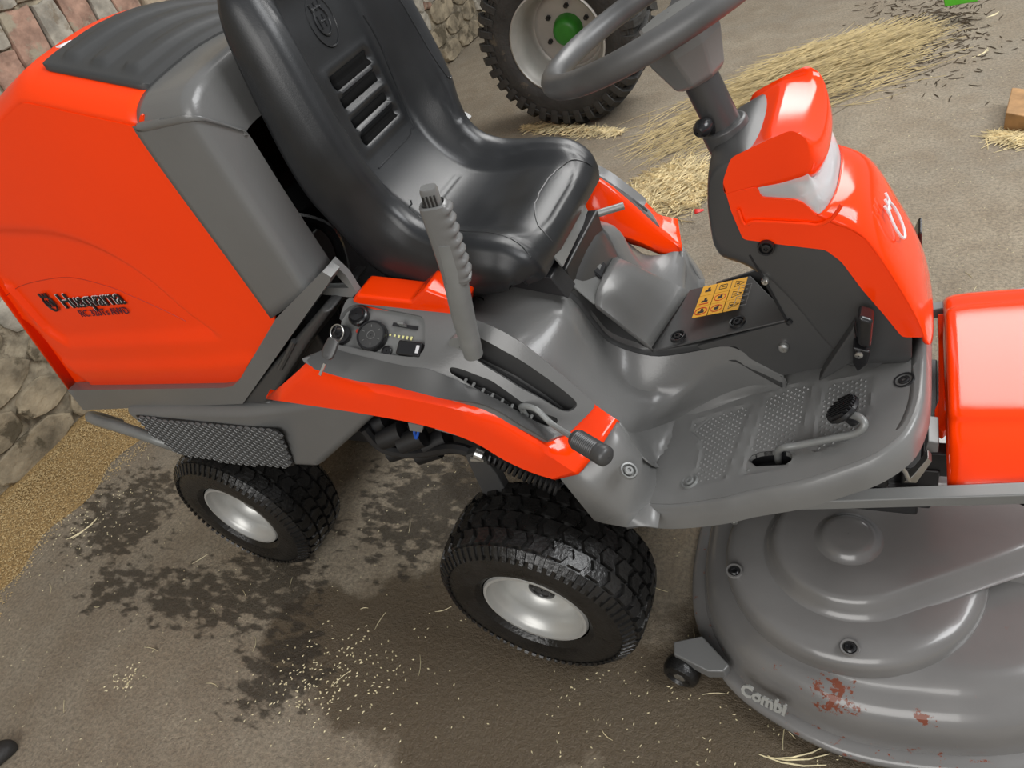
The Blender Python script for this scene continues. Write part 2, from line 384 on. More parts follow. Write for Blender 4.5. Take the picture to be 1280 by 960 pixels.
# chassis
ch = MB()
for s in (-1, 1):
    ch.box((-.1, s*.13, .42), (1.5, .035, .075)); ch.box((.45, s*.13, .34), (.5, .03, .06))
ch.box((-.55, 0, .52), (.7, .26, .2)); ch.box((0, 0, .26), (.14, .44, .1)); ch.box((-.94, 0, .24), (.12, .3, .09))
ch.box((-.2, 0, .6), (.5, .2, .3)); ch.box((.3, 0, .36), (.6, .16, .12))
ch.build('chassis', BLACKM, mower, bevel=.006)
eng = MB()
eng.box((-.56, 0, .8), (.34, .46, .34)); eng.lathe([(0, 0.001), (0, .14), (.05, .15), (.1, .12), (.1, .001)], (-.52, 0, .96), (0, 0, 1), 32)
eng.box((-.3, .02, .72), (.22, .34, .2))
eng.build('engine', BLACKM, mower, bevel=.008)
hs = MB()
hs.tube(catmull([(-.42, -.16, 1.2), (-.38, -.13, 1.13), (-.38, -.17, 1.02), (-.42, -.19, .92)], 6), .006, 6)
hs.tube(catmull([(-.37, -.17, 1.05), (-.34, -.11, .98), (-.33, -.13, .9), (-.36, -.17, .8)], 6), .011, 8)
hs.build('hose', BLACKP, mower)
nb = MB(); nb.lathe([(0, .001), (0, .012), (.01, .012), (.01, .001)], (-.38, -.15, 1.12), (1, -.6, .5), 6); nb.build('engine_bolt', STEEL, mower)
# ---- wheels
def tyre_profile(R, Wd):
    h = Wd/2
    return [(-h*.86, R*.53), (-h*.98, R*.58), (-h*1.03, R*.68), (-h*1.02, R*.78), (-h*.95, R*.88), (-h*.82, R*.935), (-h*.5, R*.962), (0, R*.972),
            (h*.5, R*.962), (h*.82, R*.935), (h*.95, R*.88), (h*1.02, R*.78), (h*1.03, R*.68), (h*.98, R*.58), (h*.86, R*.53)]
def turf_wheel(center, out, R=.228, Wd=.19, rr_=.114, yaw=0):
    """wheel with turf tyre; out = +1 / -1 side of the machine facing outwards"""
    wroot = empty('wheel', center, mower); wroot.rotation_euler = (0, 0, yaw)
    ax = (0, out, 0); N = 34
    b = MB(); pr = tyre_profile(R, Wd); b.lathe(pr, (0, 0, 0), ax, 72)
    h = Wd/2
    def surf(th, w_, lift):
        q = abs(w_)/h; r = R*(.972-.012*(q/.5)**2 if q < .5 else .96-.04*((q-.5)/.4)**1.6)
        r += lift; return V((sin(th)*r, out*w_, cos(th)*r))
    def block(poly):
        n = len(poly); lo = [surf(t, w_, -.004) for t, w_ in poly]; ct = sum(t for t, _ in poly)/n; cw = sum(w_ for _, w_ in poly)/n
        hi = [surf(ct+(t-ct)*.88, cw+(w_-cw)*.9, .0085) for t, w_ in poly]
        b.add(lo+hi, [tuple(n+i for i in range(n))]+[(i, (i+1) % n, n+(i+1) % n, n+i) for i in range(n)])
    dt = 2*pi/N
    for i in range(N):
        t0 = i*dt
        for rowi, (c, wd) in enumerate([(-.62, .36), (-.205, .38), (.205, .38), (.62, .36)]):
            off = (rowi % 2)*dt*.5; w0 = (c-wd/2)*h; w1 = (c+wd/2)*h; wm = c*h; g = dt*.37; k = dt*.22*(1 if rowi % 2 else -1)
            block([(t0+off-g, w0), (t0+off+g, w0), (t0+off+g+k, wm), (t0+off+g, w1), (t0+off-g, w1), (t0+off-g+k, wm)])
        for s in (-1, 1):
            for q in (0, .5):
                tt = t0+q*dt; g = dt*.15
                a = [surf(tt-g, s*h*.82, .0), surf(tt+g, s*h*.82, .0)]
                def sh(t, w_, r): return V((sin(t)*r, out*w_, cos(t)*r))
                A = [sh(tt-g, s*h*.83, R*.925), sh(tt+g, s*h*.83, R*.925), sh(tt+g, s*h*1.0, R*.84), sh(tt-g, s*h*1.0, R*.84)]
                B = [sh(tt-g*.8, s*h*.84, R*.958), sh(tt+g*.8, s*h*.84, R*.958), sh(tt+g*.8, s*h*1.045, R*.855), sh(tt-g*.8, s*h*1.045, R*.855)]
                b.add(A+B, [(4, 5, 6, 7), (0, 1, 5, 4), (1, 2, 6, 5), (2, 3, 7, 6), (3, 0, 4, 7)])
    b.build('tyre', RUBBER, wroot, fixn=False, angle=28)
    r = MB()
    prof = [(h*.84, rr_+.004), (h*.9, rr_+.001), (h*.9, rr_-.005), (h*.82, rr_-.007), (h*.74, rr_-.011), (h*.68, rr_-.02), (h*.45, rr_-.024), (h*.2, rr_-.03), (h*.1, rr_-.045), (h*.12, rr_*.42), (h*.3, rr_*.3), (h*.34, rr_*.27), (h*.34, .002)]
    r.lathe(prof, (0, 0, 0), ax, 64); r.lathe([(-h*.86, rr_+.004), (-h*.5, rr_-.02), (0, rr_-.03)], (0, 0, 0), ax, 40)
    r.build('rim', RIM, wroot, angle=50)
    c = MB(); c.lathe([(h*.33, .031), (h*.4, .03), (h*.42, .026), (h*.42, .02), (h*.4, .018), (h*.4, .002)], (0, 0, 0), ax, 32); c.build('hub_cap', BLACKP, wroot)
    vt = MB(); vt.tube([(.075, out*h*.25, -.035), (.078, out*h*.5, -.037)], [.006, .004], 8); vt.build('valve_stem', BLACKP, wroot)
    return wroot
turf_wheel((0, -.347, .228), -1); turf_wheel((0, .347, .228), 1)
turf_wheel((-.948, -.243, .228), -1, yaw=R_(-2)); turf_wheel((-.948, .243, .228), 1, yaw=R_(-2))
# bracket, spring and small gear under the right fender
k = MB(); k.prism([(-0.115,0.54),(-0.076,0.559),(-0.059,0.492),(-0.053,0.411),(-0.101,0.289),(-0.155,0.278),(-0.117,0.427)], 'y', -.29, -.265); k.build('lift_bracket', DARK, mower, bevel=.004)
k = MB(); pts = []
s0, s1 = [V(p) for p in [(-0.045,-0.3,0.561),(0.083,-0.3,0.478)]]
sd = (s1-s0); e1 = sd.orthogonal().normalized(); e2 = sd.normalized().cross(e1)
for i in range(14*10+1):
    t = i/140; a = 2*pi*14*t; pts.append(s0+sd*t+(e1*cos(a)+e2*sin(a))*.014)
k.tube(pts, .0035, 6); k.build('coil_spring', BLACKM, mower)
k = MB(); k.tube([(-0.075,-0.3,0.567),(-0.06,-0.3,0.559)], .012, 12); k.tube([(-0.091,-0.3,0.546),(-0.06,-0.3,0.549)], .006, 8); k.build('spring_pin', STEEL, mower)
k = MB()
for q in [(-0.321,-0.25,0.538),(-0.271,-0.25,0.53),(-0.238,-0.22,0.496),(-0.378,-0.2,0.432),(-0.298,-0.2,0.433),(-0.382,-0.22,0.539)]: k.lathe([(-.03, .001), (-.03, .022), (.03, .026), (.035, .001)], q, (.8, .3, .2), 12)
k.tube(catmull([(-0.388,-0.25,0.557),(-0.365,-0.25,0.494),(-0.291,-0.24,0.475),(-0.174,-0.24,0.504),(-0.124,-0.24,0.479)], 6), .013, 8)
k.build('hydraulic_parts', BLACKM, mower)
k = MB(); k.tube(catmull([(-0.182,-0.3,0.644),(-0.199,-0.3,0.615),(-0.204,-0.3,0.595)], 4), .003, 6); k.tube(catmull([(-0.174,-0.3,0.645),(-0.189,-0.3,0.616),(-0.202,-0.3,0.596)], 4), .003, 6); k.build('wire', BLUE, mower)
k = MB(); k.prism([(-0.192,0.652),(-0.158,0.646),(-0.171,0.627),(-0.198,0.629)], 'y', -.31, -.29); k.prism([(-0.149,0.633),(-0.048,0.611),(-0.036,0.585),(-0.062,0.582),(-0.159,0.609)], 'y', -.285, -.27); k.build('wire_connector', GREY_L, mower)
# ---- rear housing with grille
HY = .32
hsg = MB(); hsg.prism([(-1.088,0.632),(-0.639,0.662),(-0.318,0.667),(-0.327,0.624),(-0.527,0.475),(-0.591,0.475),(-1.005,0.465)], 'y', -HY, HY)
vs = hsg.v
n_ = 7
vs[3] = (vs[3][0]+.03, -.25, vs[3][2]); vs[3+n_] = (vs[3+n_][0]+.03, .25, vs[3+n_][2])
vs[2] = (vs[2][0], -.27, vs[2][2]); vs[2+n_] = (vs[2+n_][0], .27, vs[2+n_][2])
hsg.build('rear_housing', GREY, mower, bevel=.022, seg=5)
grp = [(-1.034,0.621),(-0.56,0.614),(-0.552,0.602),(-0.585,0.49),(-0.606,0.481),(-0.778,0.471),(-0.986,0.485),(-1.035,0.56)]
gp = MB(); gp.prism(grp, 'y', -HY-.0015, -HY-.003); gp.build('grille_backing', BLACKM, mower)
gb = MB(); gx = [p[0] for p in grp]; gz = [p[1] for p in grp]; cs = .0155; i = 0; zz = min(gz)
while zz < max(gz):
    xx = min(gx)+(i % 2)*cs*.75
    while xx < max(gx):
        if inside(xx, zz, grp) and seg_dist(xx, zz, grp) > .003:
            ring = []
            for (r_, yy) in ((.0078, -HY-.003), (.0074, -HY-.009), (.0063, -HY-.008), (.0063, -HY-.003)): ring.append([(xx+cos(pi/3*a)*r_*1.15, yy, zz+sin(pi/3*a)*r_*.78) for a in range(6)])
            gb.rings(ring, True, False)
        xx += cs*1.5
    zz += cs*.47; i += 1
gbo = gb.build('grille_mesh', GREY, mower, fixn=False, smooth=False); gbo['kind'] = 'stuff'
bt = MB(); bt.tube(catmull([(-1.372,-0.22,0.455),(-1.353,-0.26,0.524),(-1.317,-0.29,0.561),(-1.248,-0.31,0.571),(-1.128,-0.32,0.558),(-1.016,-0.31,0.5),(-1.062,-0.26,0.408)], 6), .0155, 14)
bt.build('rear_bumper_tube', LEVER, mower)
# ---- hood
YS = .29
YP = [-.29, -.286, -.28, -.272, -.26, -.245, -.21, -.17, -.13, -.1, -.05, 0, .05, .1, .15, .2, .245, .262, .275, .283, .29]
DP = [-.040, -.030, -.021, -.013, -.006, 0, .006, .010, .0135, .015, .0145, .010, .002, -.010, -.022, -.035, -.048, -.055, -.064, -.074, -.088]
def dome(y):
    y = max(-.29, min(.29, y))
    for (a, b, c, d) in zip(YP, DP, YP[1:], DP[1:]):
        if y <= c: return b+(d-b)*(y-a)/(c-a)
    return -.088
def ztop(x):
    return 1.3952-.331*(x+.635) if x > -.66 else 1.4035-.24*(-.66-x)-.16*(-.66-x)**2
XF = -.415
side = [*[(-1.307,0.666),(-0.688,0.705),(-0.65,0.712),(-0.612,0.733),(-0.393,0.9),(-0.429,1.283),(-0.42,1.3),(-0.402,1.31)]]
arc = [(-1.019,1.137),(-0.869,1.12),(-0.758,1.077),(-0.68,1.005),(-0.625,0.902),(-0.553,0.813)]
ledge = [(-1.177,1.015),(-1.187,0.903),(-1.145,0.84),(-1.105,0.833),(-0.664,0.855),(-0.514,0.866),(-0.393,0.9)]
ledge2 = [(-1.244,0.964),(-1.25,0.878),(-1.241,0.8),(-1.186,0.774),(-0.726,0.795),(-0.553,0.813)]
arc, ledge, ledge2 = [[(p[0], p[1]) for p in catmull([(a, b, 0) for a, b in L_], 6)] for L_ in (arc, ledge, ledge2)]
def interp(L, x):
    L = sorted(L)
    if x <= L[0][0]: return L[0][1]+(x-L[0][0])*(L[1][1]-L[0][1])/(L[1][0]-L[0][0]+1e-9)
    for (a, b), (c, d) in zip(L, L[1:]):
        if x <= c: return b+(d-b)*(x-a)/(c-a+1e-9)
    return L[-1][1]
XR = -1.13
poly = side+[(XF+(XR-XF)*i/30, ztop(XF+(XR-XF)*i/30)-.0385) for i in range(0, 31)]+[(-1.175, 1.12), (-1.229, .976)]
def ysurf(x, z):
    y = YS
    m1 = smooth01((ztop(x)-.09-z)/.04)*smooth01((interp(arc, x)-z)/.03+.5)*smooth01((z-interp(ledge, x))/.028+.5)
    y -= .012*m1
    lo = interp(ledge2, x); y += .006*smooth01((lo-z)/.028)-.02*smooth01((lo-.02-z)/.12)
    return y
region('hood_side_panel', rounded(poly, .012, 3), [], .011, lambda x, z: (V((x, -ysurf(x, z), z)), V((x, -ysurf(x, z)+.004, z))), ORANGE_M, mower, angle=40)
region('hood_side_panel', rounded([(x, z-.05*smooth01((z-1.0)/.2)) for x, z in poly], .02, 3), [], .03, lambda x, z: (V((x, ysurf(x, z), z)), V((x, ysurf(x, z)-.004, z))), ORANGE_M, mower, angle=40)
tp = MB(); xsl = [XF+(XR-XF)*i/20 for i in range(0, 21)]
tp.rings([[(x, y, ztop(x)+dome(y)) for y in YP] for x in xsl], False, False)
tp.rings([[(XR, y, ztop(XR)+dome(y)) for y in YP], [(-1.175, y, 1.12) for y in YP], [(-1.229, y, .976) for y in YP], [(-1.307, y, .666) for y in YP]], False, False)
tp.build('hood_top', ORANGE_M, mower, solid=.004, angle=60)
def hood_line(name, pts, w_):
    b = MB(); L = catmull([(x, 0, z) for x, z in pts], 8); b.tube([(p[0], -ysurf(p[0], p[2])-.0002, p[2]) for p in L], w_, 6); return b.build(name, REDP, mower)
hood_line('hood_seam_line', [(-1.234,0.966),(-1.143,0.992),(-1.032,1.006),(-0.927,1.008),(-0.831,0.982),(-0.778,0.955),(-0.711,0.916),(-0.668,0.886)], .0011)
# lid
def lid_h(x, y):
    h = 0
    for c in (-.590, -.532, -.47):
        d = abs(x-c-.012*abs(y)); e = smooth01((.225-abs(y))/.02); h = max(h, .007*smooth01((.017-d)/.007)*e)
    return h
region('hood_lid', rounded([(-.628, -.243), (-.420, -.243), (-.420, .24), (-.628, .24)], .018, 4), [], .007,
       lambda x, y: (V((x, y, ztop(x)+dome(y)+.010+lid_h(x, y)+(-.004 if seg_dist(x, y, [(-.628, -.243), (-.42, -.243), (-.42, .24), (-.628, .24)]) < .003 else 0))), V((x, y, ztop(x)+dome(y)+.001))), LIDM, mower, angle=50)
ts = MB(); ts.box((-.655, -.16, 1.405), (.02, .03, .012)); ts.build('hood_lid_latch', WHITE, mower, bevel=.003)
# grey hood frame
def plate_y(name, poly, y0, th, m, st=.03, **k):
    return region(name, poly, [], st, lambda x, z: (V((x, y0, z)), V((x, y0+th, z))), m, mower, **k)
band = [(-0.206,1.008),(-0.194,0.996),(-0.204,0.986),(-0.642,0.667),(-1.295,0.601),(-1.283,0.676),(-0.671,0.715),(-0.634,0.722),(-0.596,0.743),(-0.38,0.908)]
bn = MB()
plate_y('hood_frame_band', band, -.302, .03, GREY, bevel=.003)
plate_y('hood_frame_band', band, .272, .03, GREY, bevel=.003)
# frame skin: side strip, rounded ridge, front face strip as one swept section
rid = [(-0.304,1.283),(-0.297,1.186),(-0.286,1.074),(-0.276,0.957)]
org = [(-0.427,1.284),(-0.419,1.173),(-0.404,1.04),(-0.391,0.902)]
fin = [(-0.285,-0.223,1.219),(-0.285,-0.216,1.132),(-0.285,-0.207,1.044),(-0.285,-0.198,0.962)]
stn = []
for (rx, rz), (ox, oz), f_ in reversed(list(zip(rid, org, fin))): stn.append((V((ox-.012, -.2935, oz)), V((rx, -.2935, rz)), V(f_)))
for y in YP:
    e = smooth01((abs(y)-.245)/.045)
    stn.append((V((-.425, y*1.014, ztop(XF)+dome(y)+.004)), V((-.304+.0*e, y*1.012, 1.326+dome(y)+.002)), V((-.285, y*.79, 1.236+.35*dome(y)*.5-.0))))
for (rx, rz), (ox, oz), f_ in zip(rid, org, fin): stn.append((V((ox-.012, .2935, oz-.05)), V((rx, .2935, rz-.05)), V((f_[0], -f_[1], f_[2]-.02))))
cols = list(zip(*stn)); nn0 = len(stn)
rows_f = []
for o_, r_, f_ in stn:
    d1 = (o_-r_).normalized(); d2 = (f_-r_).normalized(); k_ = .016
    rows_f.append([o_, o_.lerp(r_, .1), o_.lerp(r_, .5), r_+d1*k_*1.3, r_+d1*k_*.5+d2*k_*.12, r_+d1*k_*.12+d2*k_*.5, r_+d2*k_*1.3, r_.lerp(f_, .55), f_-d2*.006, f_, f_+V((-.03, 0, 0))])
fm = MB(); fm.rings(catmull_rows(rows_f), False, False); fm.build('hood_frame', GREY, mower, solid=.005, angle=55)
inr = MB(); inr.prism([(-.255, .72), (.255, .72), (.255, 1.27), (-.255, 1.27)], 'x', -.72, -.7); inr.build('firewall', BLACKM, mower)
# bracket between hood and fender
br = [(-0.33,0.929),(-0.23,0.994),(-0.214,0.964),(-0.21,0.925),(-0.226,0.915)]
brh = [(-0.285,0.938),(-0.236,0.97),(-0.229,0.951),(-0.222,0.936)]
region('hinge_bracket', br, [brh], .02, lambda x, z: (V((x, -.25, z)), V((x, -.235, z))), GREY_L, mower, bevel=.002)
sl = MB(); sl.prism([(-0.655,0.667),(-0.267,0.923),(-0.246,0.917),(-0.352,0.837),(-0.528,0.699),(-0.574,0.667),(-0.533,0.637),(-0.658,0.636)], 'y', -.293, -.15); sl.build('side_shroud', DARK, mower, bevel=.012, seg=4)
sl = MB(); sl.tube([(-0.463,-0.294,0.774),(-0.377,-0.294,0.848)], .006, 8); sl.build('shroud_rib', DARK, mower)
# hood lettering
p0, p1 = [V(p) for p in [(-1.103,-0.282,0.929),(-0.806,-0.282,0.941)]]
hx = (p1-p0).normalized(); hl_ = (p1-p0).length
text('brand_lettering', 'Husqvarna', .056, frame(p0+V((hl_*.24, 0, 0)), hx, (0, 0, 1)), BLACKT, mower, space=.93, offset=.0006, ext=.0012)
text('brand_lettering_edge', 'Husqvarna', .056, frame(p0+V((hl_*.24-.0028, .0004, .0012)), hx, (0, 0, 1)), WHITE, mower, space=.93, offset=.0002, ext=.0012)
text('model_lettering', 'RC 320Ts AWD', .026, frame(V([(-0.999,-0.282,0.904)][0]), hx, (0, 0, 1)), mat('dark_purple_print', (.06, .01, .03), .5, var=.02), mower, space=1.02, offset=0)
def crown_logo(name, o, x, up, r, m, parent, th=.0012, tubr=None, letter=True):
    F = frame(o, x, up); b = MB(); tr = tubr or r*.12
    b.tube([F@V((cos(a)*r*.8, sin(a)*r, 0)) for a in [2*pi*k_/24+pi/2 for k_ in range(2, 23)]], tr, 6)
    for sx in (-1, 0, 1):
        b.tube([F@V((sx*r*.55, r*.75, 0)), F@V((sx*r*.62, r*1.35, 0))], tr, 6)
    b.tube([F@V((-r*.6, r*.95, 0)), F@V((r*.6, r*.95, 0))], tr, 6)
    if letter:
        for sx in (-1, 1): b.tube([F@V((sx*r*.3, -r*.45, 0)), F@V((sx*r*.3, r*.45, 0))], tr, 6)
        b.tube([F@V((-r*.3, 0, 0)), F@V((r*.3, 0, 0))], tr, 6)
    return b.build(name, m, parent)
crown_logo('crown_emblem', p0+V((.03, -.0015, .016)), hx, (0, 0, 1), .021, BLACKT, mower)
# ---- fenders with the control panel on the right
FI=[(-0.2350,-0.2500,0.9090),(-0.0950,-0.2550,0.8870),(0.0130,-0.2600,0.8670),(0.0800,-0.2630,0.8330),(0.1360,-0.2650,0.7670),(0.1940,-0.2670,0.6870),(0.2290,-0.2680,0.6510)]
FE=[(-0.2280,-0.3400,0.8640),(-0.1380,-0.3400,0.8430),(-0.0390,-0.3380,0.8220),(0.0370,-0.3350,0.7570),(0.0900,-0.3320,0.7100),(0.1380,-0.3300,0.6680),(0.2120,-0.3280,0.6430)]
FT=[(-0.2810,-0.3720,0.8640),(-0.1670,-0.3720,0.8160),(-0.0440,-0.3710,0.7910),(0.0460,-0.3680,0.7640),(0.0970,-0.3640,0.7160),(0.1400,-0.3600,0.6660),(0.1800,-0.3540,0.6110)]
FB=[(-0.4290,-0.3850,0.7760),(-0.2280,-0.3850,0.7550),(-0.0790,-0.3850,0.7320),(0.0050,-0.3830,0.6970),(0.0510,-0.3800,0.6510),(0.0930,-0.3750,0.6170),(0.1300,-0.3700,0.5970)]
def crow(L, s):
    n = len(L); s = max(-.3, min(n-1+.3, s)); i = int(max(0, min(n-2, math.floor(s)))); f = s-i
    a, b, c, d = L[max(i-1, 0)], L[i], L[i+1], L[min(i+2, n-1)]
    return V([.5*((2*q)+(-p+r)*f+(2*p-5*q+4*r-t)*f*f+(-p+3*q-3*r+t)*f**3) for p, q, r, t in zip(a, b, c, d)])
def fF(s, t):
    a, b, c = crow(FI, s), crow(FE, s), crow(FT, s)
    if t < .7: return a.lerp(b, t/.7)
    return b.lerp(c, (t-.7)/.3)
def fN(s, t):
    n = (fF(s+.05, t)-fF(s-.05, t)).cross(fF(s, min(t+.05, .98))-fF(s, t-.05)).normalized()
    return n if n.z > 0 else -n
S = [i*.25 for i in range(25)]
def fender_shell():
    rows = []
    for s in S:
        I, T, B = fF(s, 0), crow(FT, s), crow(FB, s); w_ = smooth01((s-4.5)/.6)
        rows.append([I+V((0, .004, -.03)), I+V((0, .004, -.006)), I, fF(s, .35), fF(s, .68), fF(s, .85), T, T.lerp(B, .12)+V((0, -.007, .0)), T.lerp(B, .5)+V((0, -.004, 0)), B, B+V((0, .02, .004))])
    b = MB(); b.rings(rows, False, False)
    nc = len(rows[0]); b.f = [f for k_, f in enumerate(b.f) if not (2 <= k_ % (nc-1) <= 4 and 0 <= (k_//(nc-1))*.25 <= 4.7)]
    # front end cap
    return b
fr = fender_shell().build('fender', ORANGE, mower, solid=.004, angle=40)
hb = MB(); hb.prism([(-0.222,0.914),(-0.203,0.93),(-0.092,0.912),(-0.053,0.937),(0.011,0.903),(-0.018,0.86),(-0.119,0.854)], 'y', -.262, -.2); hb.build('fender_inner_cover', ORANGE, mower, bevel=.006)
recess = [(0.2011,0.0564),(1.2457,0.0777),(1.6413,0.505),(1.5704,0.6164),(-0.709,0.6537)]
slot1 = [(2.1024,0.1577),(2.9568,0.1575),(3.8076,0.1339),(4.3035,0.1215),(4.6658,0.1232),(4.7572,0.1755),(4.7391,0.2958),(4.579,0.3489),(3.5471,0.407),(2.6029,0.3969),(2.2668,0.3665)]
slot2 = [(2.1658,0.5927),(2.3641,0.5568),(2.9184,0.4986),(3.6738,0.5316),(4.2338,0.5243),(4.6387,0.4523),(4.7362,0.5164),(4.6652,0.6214),(4.461,0.6506),(3.8347,0.6783),(3.0568,0.6732),(2.4867,0.6653),(2.2265,0.6592)]
pan = [(0.0239,0.0065),(1.0033,0.0097),(2.0313,0.0275),(2.6962,0.0098),(3.4553,0.0204),(4.9879,0.0225),(5.0608,0.1255),(5.1845,0.6378),(4.8035,0.9418),(3.7611,1.0048),(2.3541,0.9957),(1.7252,0.9638),(1.3355,0.94),(0.2896,1.0303),(-0.5686,0.9501)]
su_, sv_ = .1, .12
pan = [(s_, -.015 if t_ < .12 else t_) for s_, t_ in pan]
def pmap(h0, h1):
    return lambda s, t: (fF(s, t)+fN(s, t)*h0, fF(s, t)+fN(s, t)*h1)
cp = region('control_panel', rounded(pan, .12, 3), [rounded(recess, .12, 3), rounded(slot1, .1, 3), rounded(slot2, .08, 3)], .009, pmap(.010, -.003), GREY, mower, su=su_, sv=sv_, angle=28)
bev = [(-0.5842,0.6894),(0.0758,0.7115),(1.0105,0.7075),(1.5454,0.7259),(1.8477,0.7088),(2.2507,0.7144),(2.826,0.6957),(3.4622,0.7143),(4.2511,0.7687),(4.9233,0.7997),(4.7653,0.9778),(3.7682,1.0225),(2.3564,1.0064),(1.7281,0.9723),(1.3405,0.9487),(0.3043,1.0398),(0.0134,0.9737)]
region('panel_edge_shade', bev, [], .012, pmap(.0112, .008), BEVEL, cp, su=su_, sv=sv_)  # overlay strip, shade of the outward slope painted as a darker grey
region('panel_face', recess, [], .02, pmap(.0015, -.002), GREY_L, cp, su=su_, sv=sv_)
def well(name, poly, depth, m=BLACKM):
    P = rounded(poly, .08, 3); r0 = [fF(s, t)+fN(s, t)*.0085 for s, t in P]; cs = sum((p[0] for p in P))/len(P); ct = sum(p[1] for p in P)/len(P)
    r1 = [fF(cs+(s-cs)*.98, ct+(t-ct)*.75)-V((0, 0, depth)) for s, t in P]
    b = MB(); b.rings([r0, r1], True, False); n = len(P); b.f.append(tuple(range(n, 2*n))); return b.build(name, m, cp, fixn=False)
well('slot_well', slot1, .05, DARK); well('slot_well', slot2, .03, DARK)
fb = MB(); P = rounded(slot1, .08, 2); cs = sum(p[0] for p in P)/len(P); ct = sum(p[1] for p in P)/len(P)
fb.add([fF(cs+(s-cs)*.93-.02, ct+(t-ct)*.6+.02)-V((0, 0, .048)) for s, t in P], [tuple(range(len(P)))]); fb.build('slot_opening', BLACKM, cp)
# teeth along the height slot
L2 = [(2.4929,0.673),(2.6417,0.6657),(2.8359,0.6641),(3.0446,0.6579),(3.2876,0.6608),(3.5578,0.6632),(3.8436,0.6653),(4.1182,0.6578)]
for i, (s, t) in enumerate(L2):
    q = fF(s, t)+fN(s, t)*.009; MB().box(q+V((.001, .004, 0)), (.0045, .009, .004)).build('slot_tooth', GREY_L, cp, bevel=.001)
ticks = [(2.4134,0.7167),(2.5782,0.7137),(2.7529,0.7212),(2.9567,0.7243),(3.182,0.7158),(3.4434,0.7254),(3.7206,0.7136),(4.0297,0.7106)]
tk = MB()
for s, t in ticks: tk.box(fF(s, t)+fN(s, t)*.0093, (.0022, .007, .0012))
tk.build('scale_marks', GREY_L, cp)
# controls in the recess
def at_panel(s, t, h=0): return fF(s, t)+fN(s, t)*h
(kd, kc, kk, kb, kl, ks, kr) = [(0.3313,0.2178),(0.6372,0.4349),(0.0782,0.5005),(0.9725,0.5807),(1.014,0.231),(1.3672,0.5136),(0.368,0.4003)]
NN = lambda q: fN(*q)
b = MB(); b.lathe([(0, .018), (.006, .019), (.012, .0185), (.014, .016), (.013, .0135), (.017, .012), (.018, .001)], at_panel(*kd, .003), NN(kd), 32); b.build('round_knob', BLACKP, cp)
b = MB(); b.lathe([(0, .0285), (.008, .0285), (.0125, .027), (.0125, .0245), (.010, .024)], at_panel(*kc, .003), NN(kc), 40); b.build('dial_ring', BLACKP, cp)
b = MB(); b.lathe([(.009, .0245), (.0105, .024), (.0105, .001)], at_panel(*kc, .003), NN(kc), 32); d0 = b.build('dial_face', DARK, cp)
Fk = frame(at_panel(*kc, .0142), fF(kc[0]+.1, kc[1])-fF(kc[0], kc[1]), NN(kc)); Fk = Matrix.Translation(at_panel(*kc, .0140)) @ (NN(kc).to_track_quat('Z', 'Y').to_matrix().to_4x4())
b = MB()
for i in range(6):
    a = 2*pi*i/6+.4; p = Fk@V((cos(a)*.015, sin(a)*.015, 0)); q = Fk@V((cos(a)*.0195, sin(a)*.0195, 0)); b.tube([p, q], .0007, 4)
b.tube([Fk@V((cos(a)*.0075, sin(a)*.0075, 0)) for a in [2*pi*i/16 for i in range(16)]], .0006, 4, loop=True); b.build('dial_marks', GREY_L, cp)
b = MB(); b.lathe([(0, .017), (.005, .018), (.01, .0175), (.011, .009), (.018, .0085), (.019, .001)], at_panel(*kk, .003), NN(kk), 32); b.build('ignition_switch', BLACKP, cp)
b = MB(); b.lathe([(0, .0095), (.004, .0095), (.005, .008), (.003, .007), (.003, .001)], at_panel(*kb, .003), NN(kb), 24); b.build('panel_socket', BLACKP, cp)
b = MB(); b.lathe([(0, .004), (.0012, .004), (.0013, .001)], at_panel(*kr, .004), NN(kr), 16); b.build('red_symbol', REDP, cp)
def tang(q): return (fF(q[0]+.1, q[1])-fF(q[0]-.1, q[1])).normalized()
def rotm(q):
    x = tang(q); n = NN(q); y = n.cross(x); m_ = Matrix((x, y, n)).transposed(); return m_
b = MB(); b.box(at_panel(*ks, .007), (.047, .026, .012), rotm(ks)); b.build('rocker_switch', BLACKP, cp, bevel=.003)
b = MB(); b.box(at_panel(ks[0]+.16, ks[1], .0135), (.006, .014, .0008), rotm(ks)); b.build('rocker_print', WHITE, cp)
b = MB(); b.box(at_panel(*kl, .0045), (.05, .006, .002), rotm(kl)); b.build('throttle_slot', BLACKM, cp)
b = MB(); b.box(at_panel(kl[0]-.02, kl[1], .012), (.012, .004, .018), rotm(kl)); b.build('throttle_lever', LEVER, cp, bevel=.001)
b = MB()
for i in range(7): b.box(at_panel(kl[0]-.22+i*.075, kl[1]+.14, .0045), (.0035, .003+.0006*i, .0008), rotm(kl))
b.build('throttle_print', mat('pale_yellow_print', (.7, .68, .3), .5), cp)
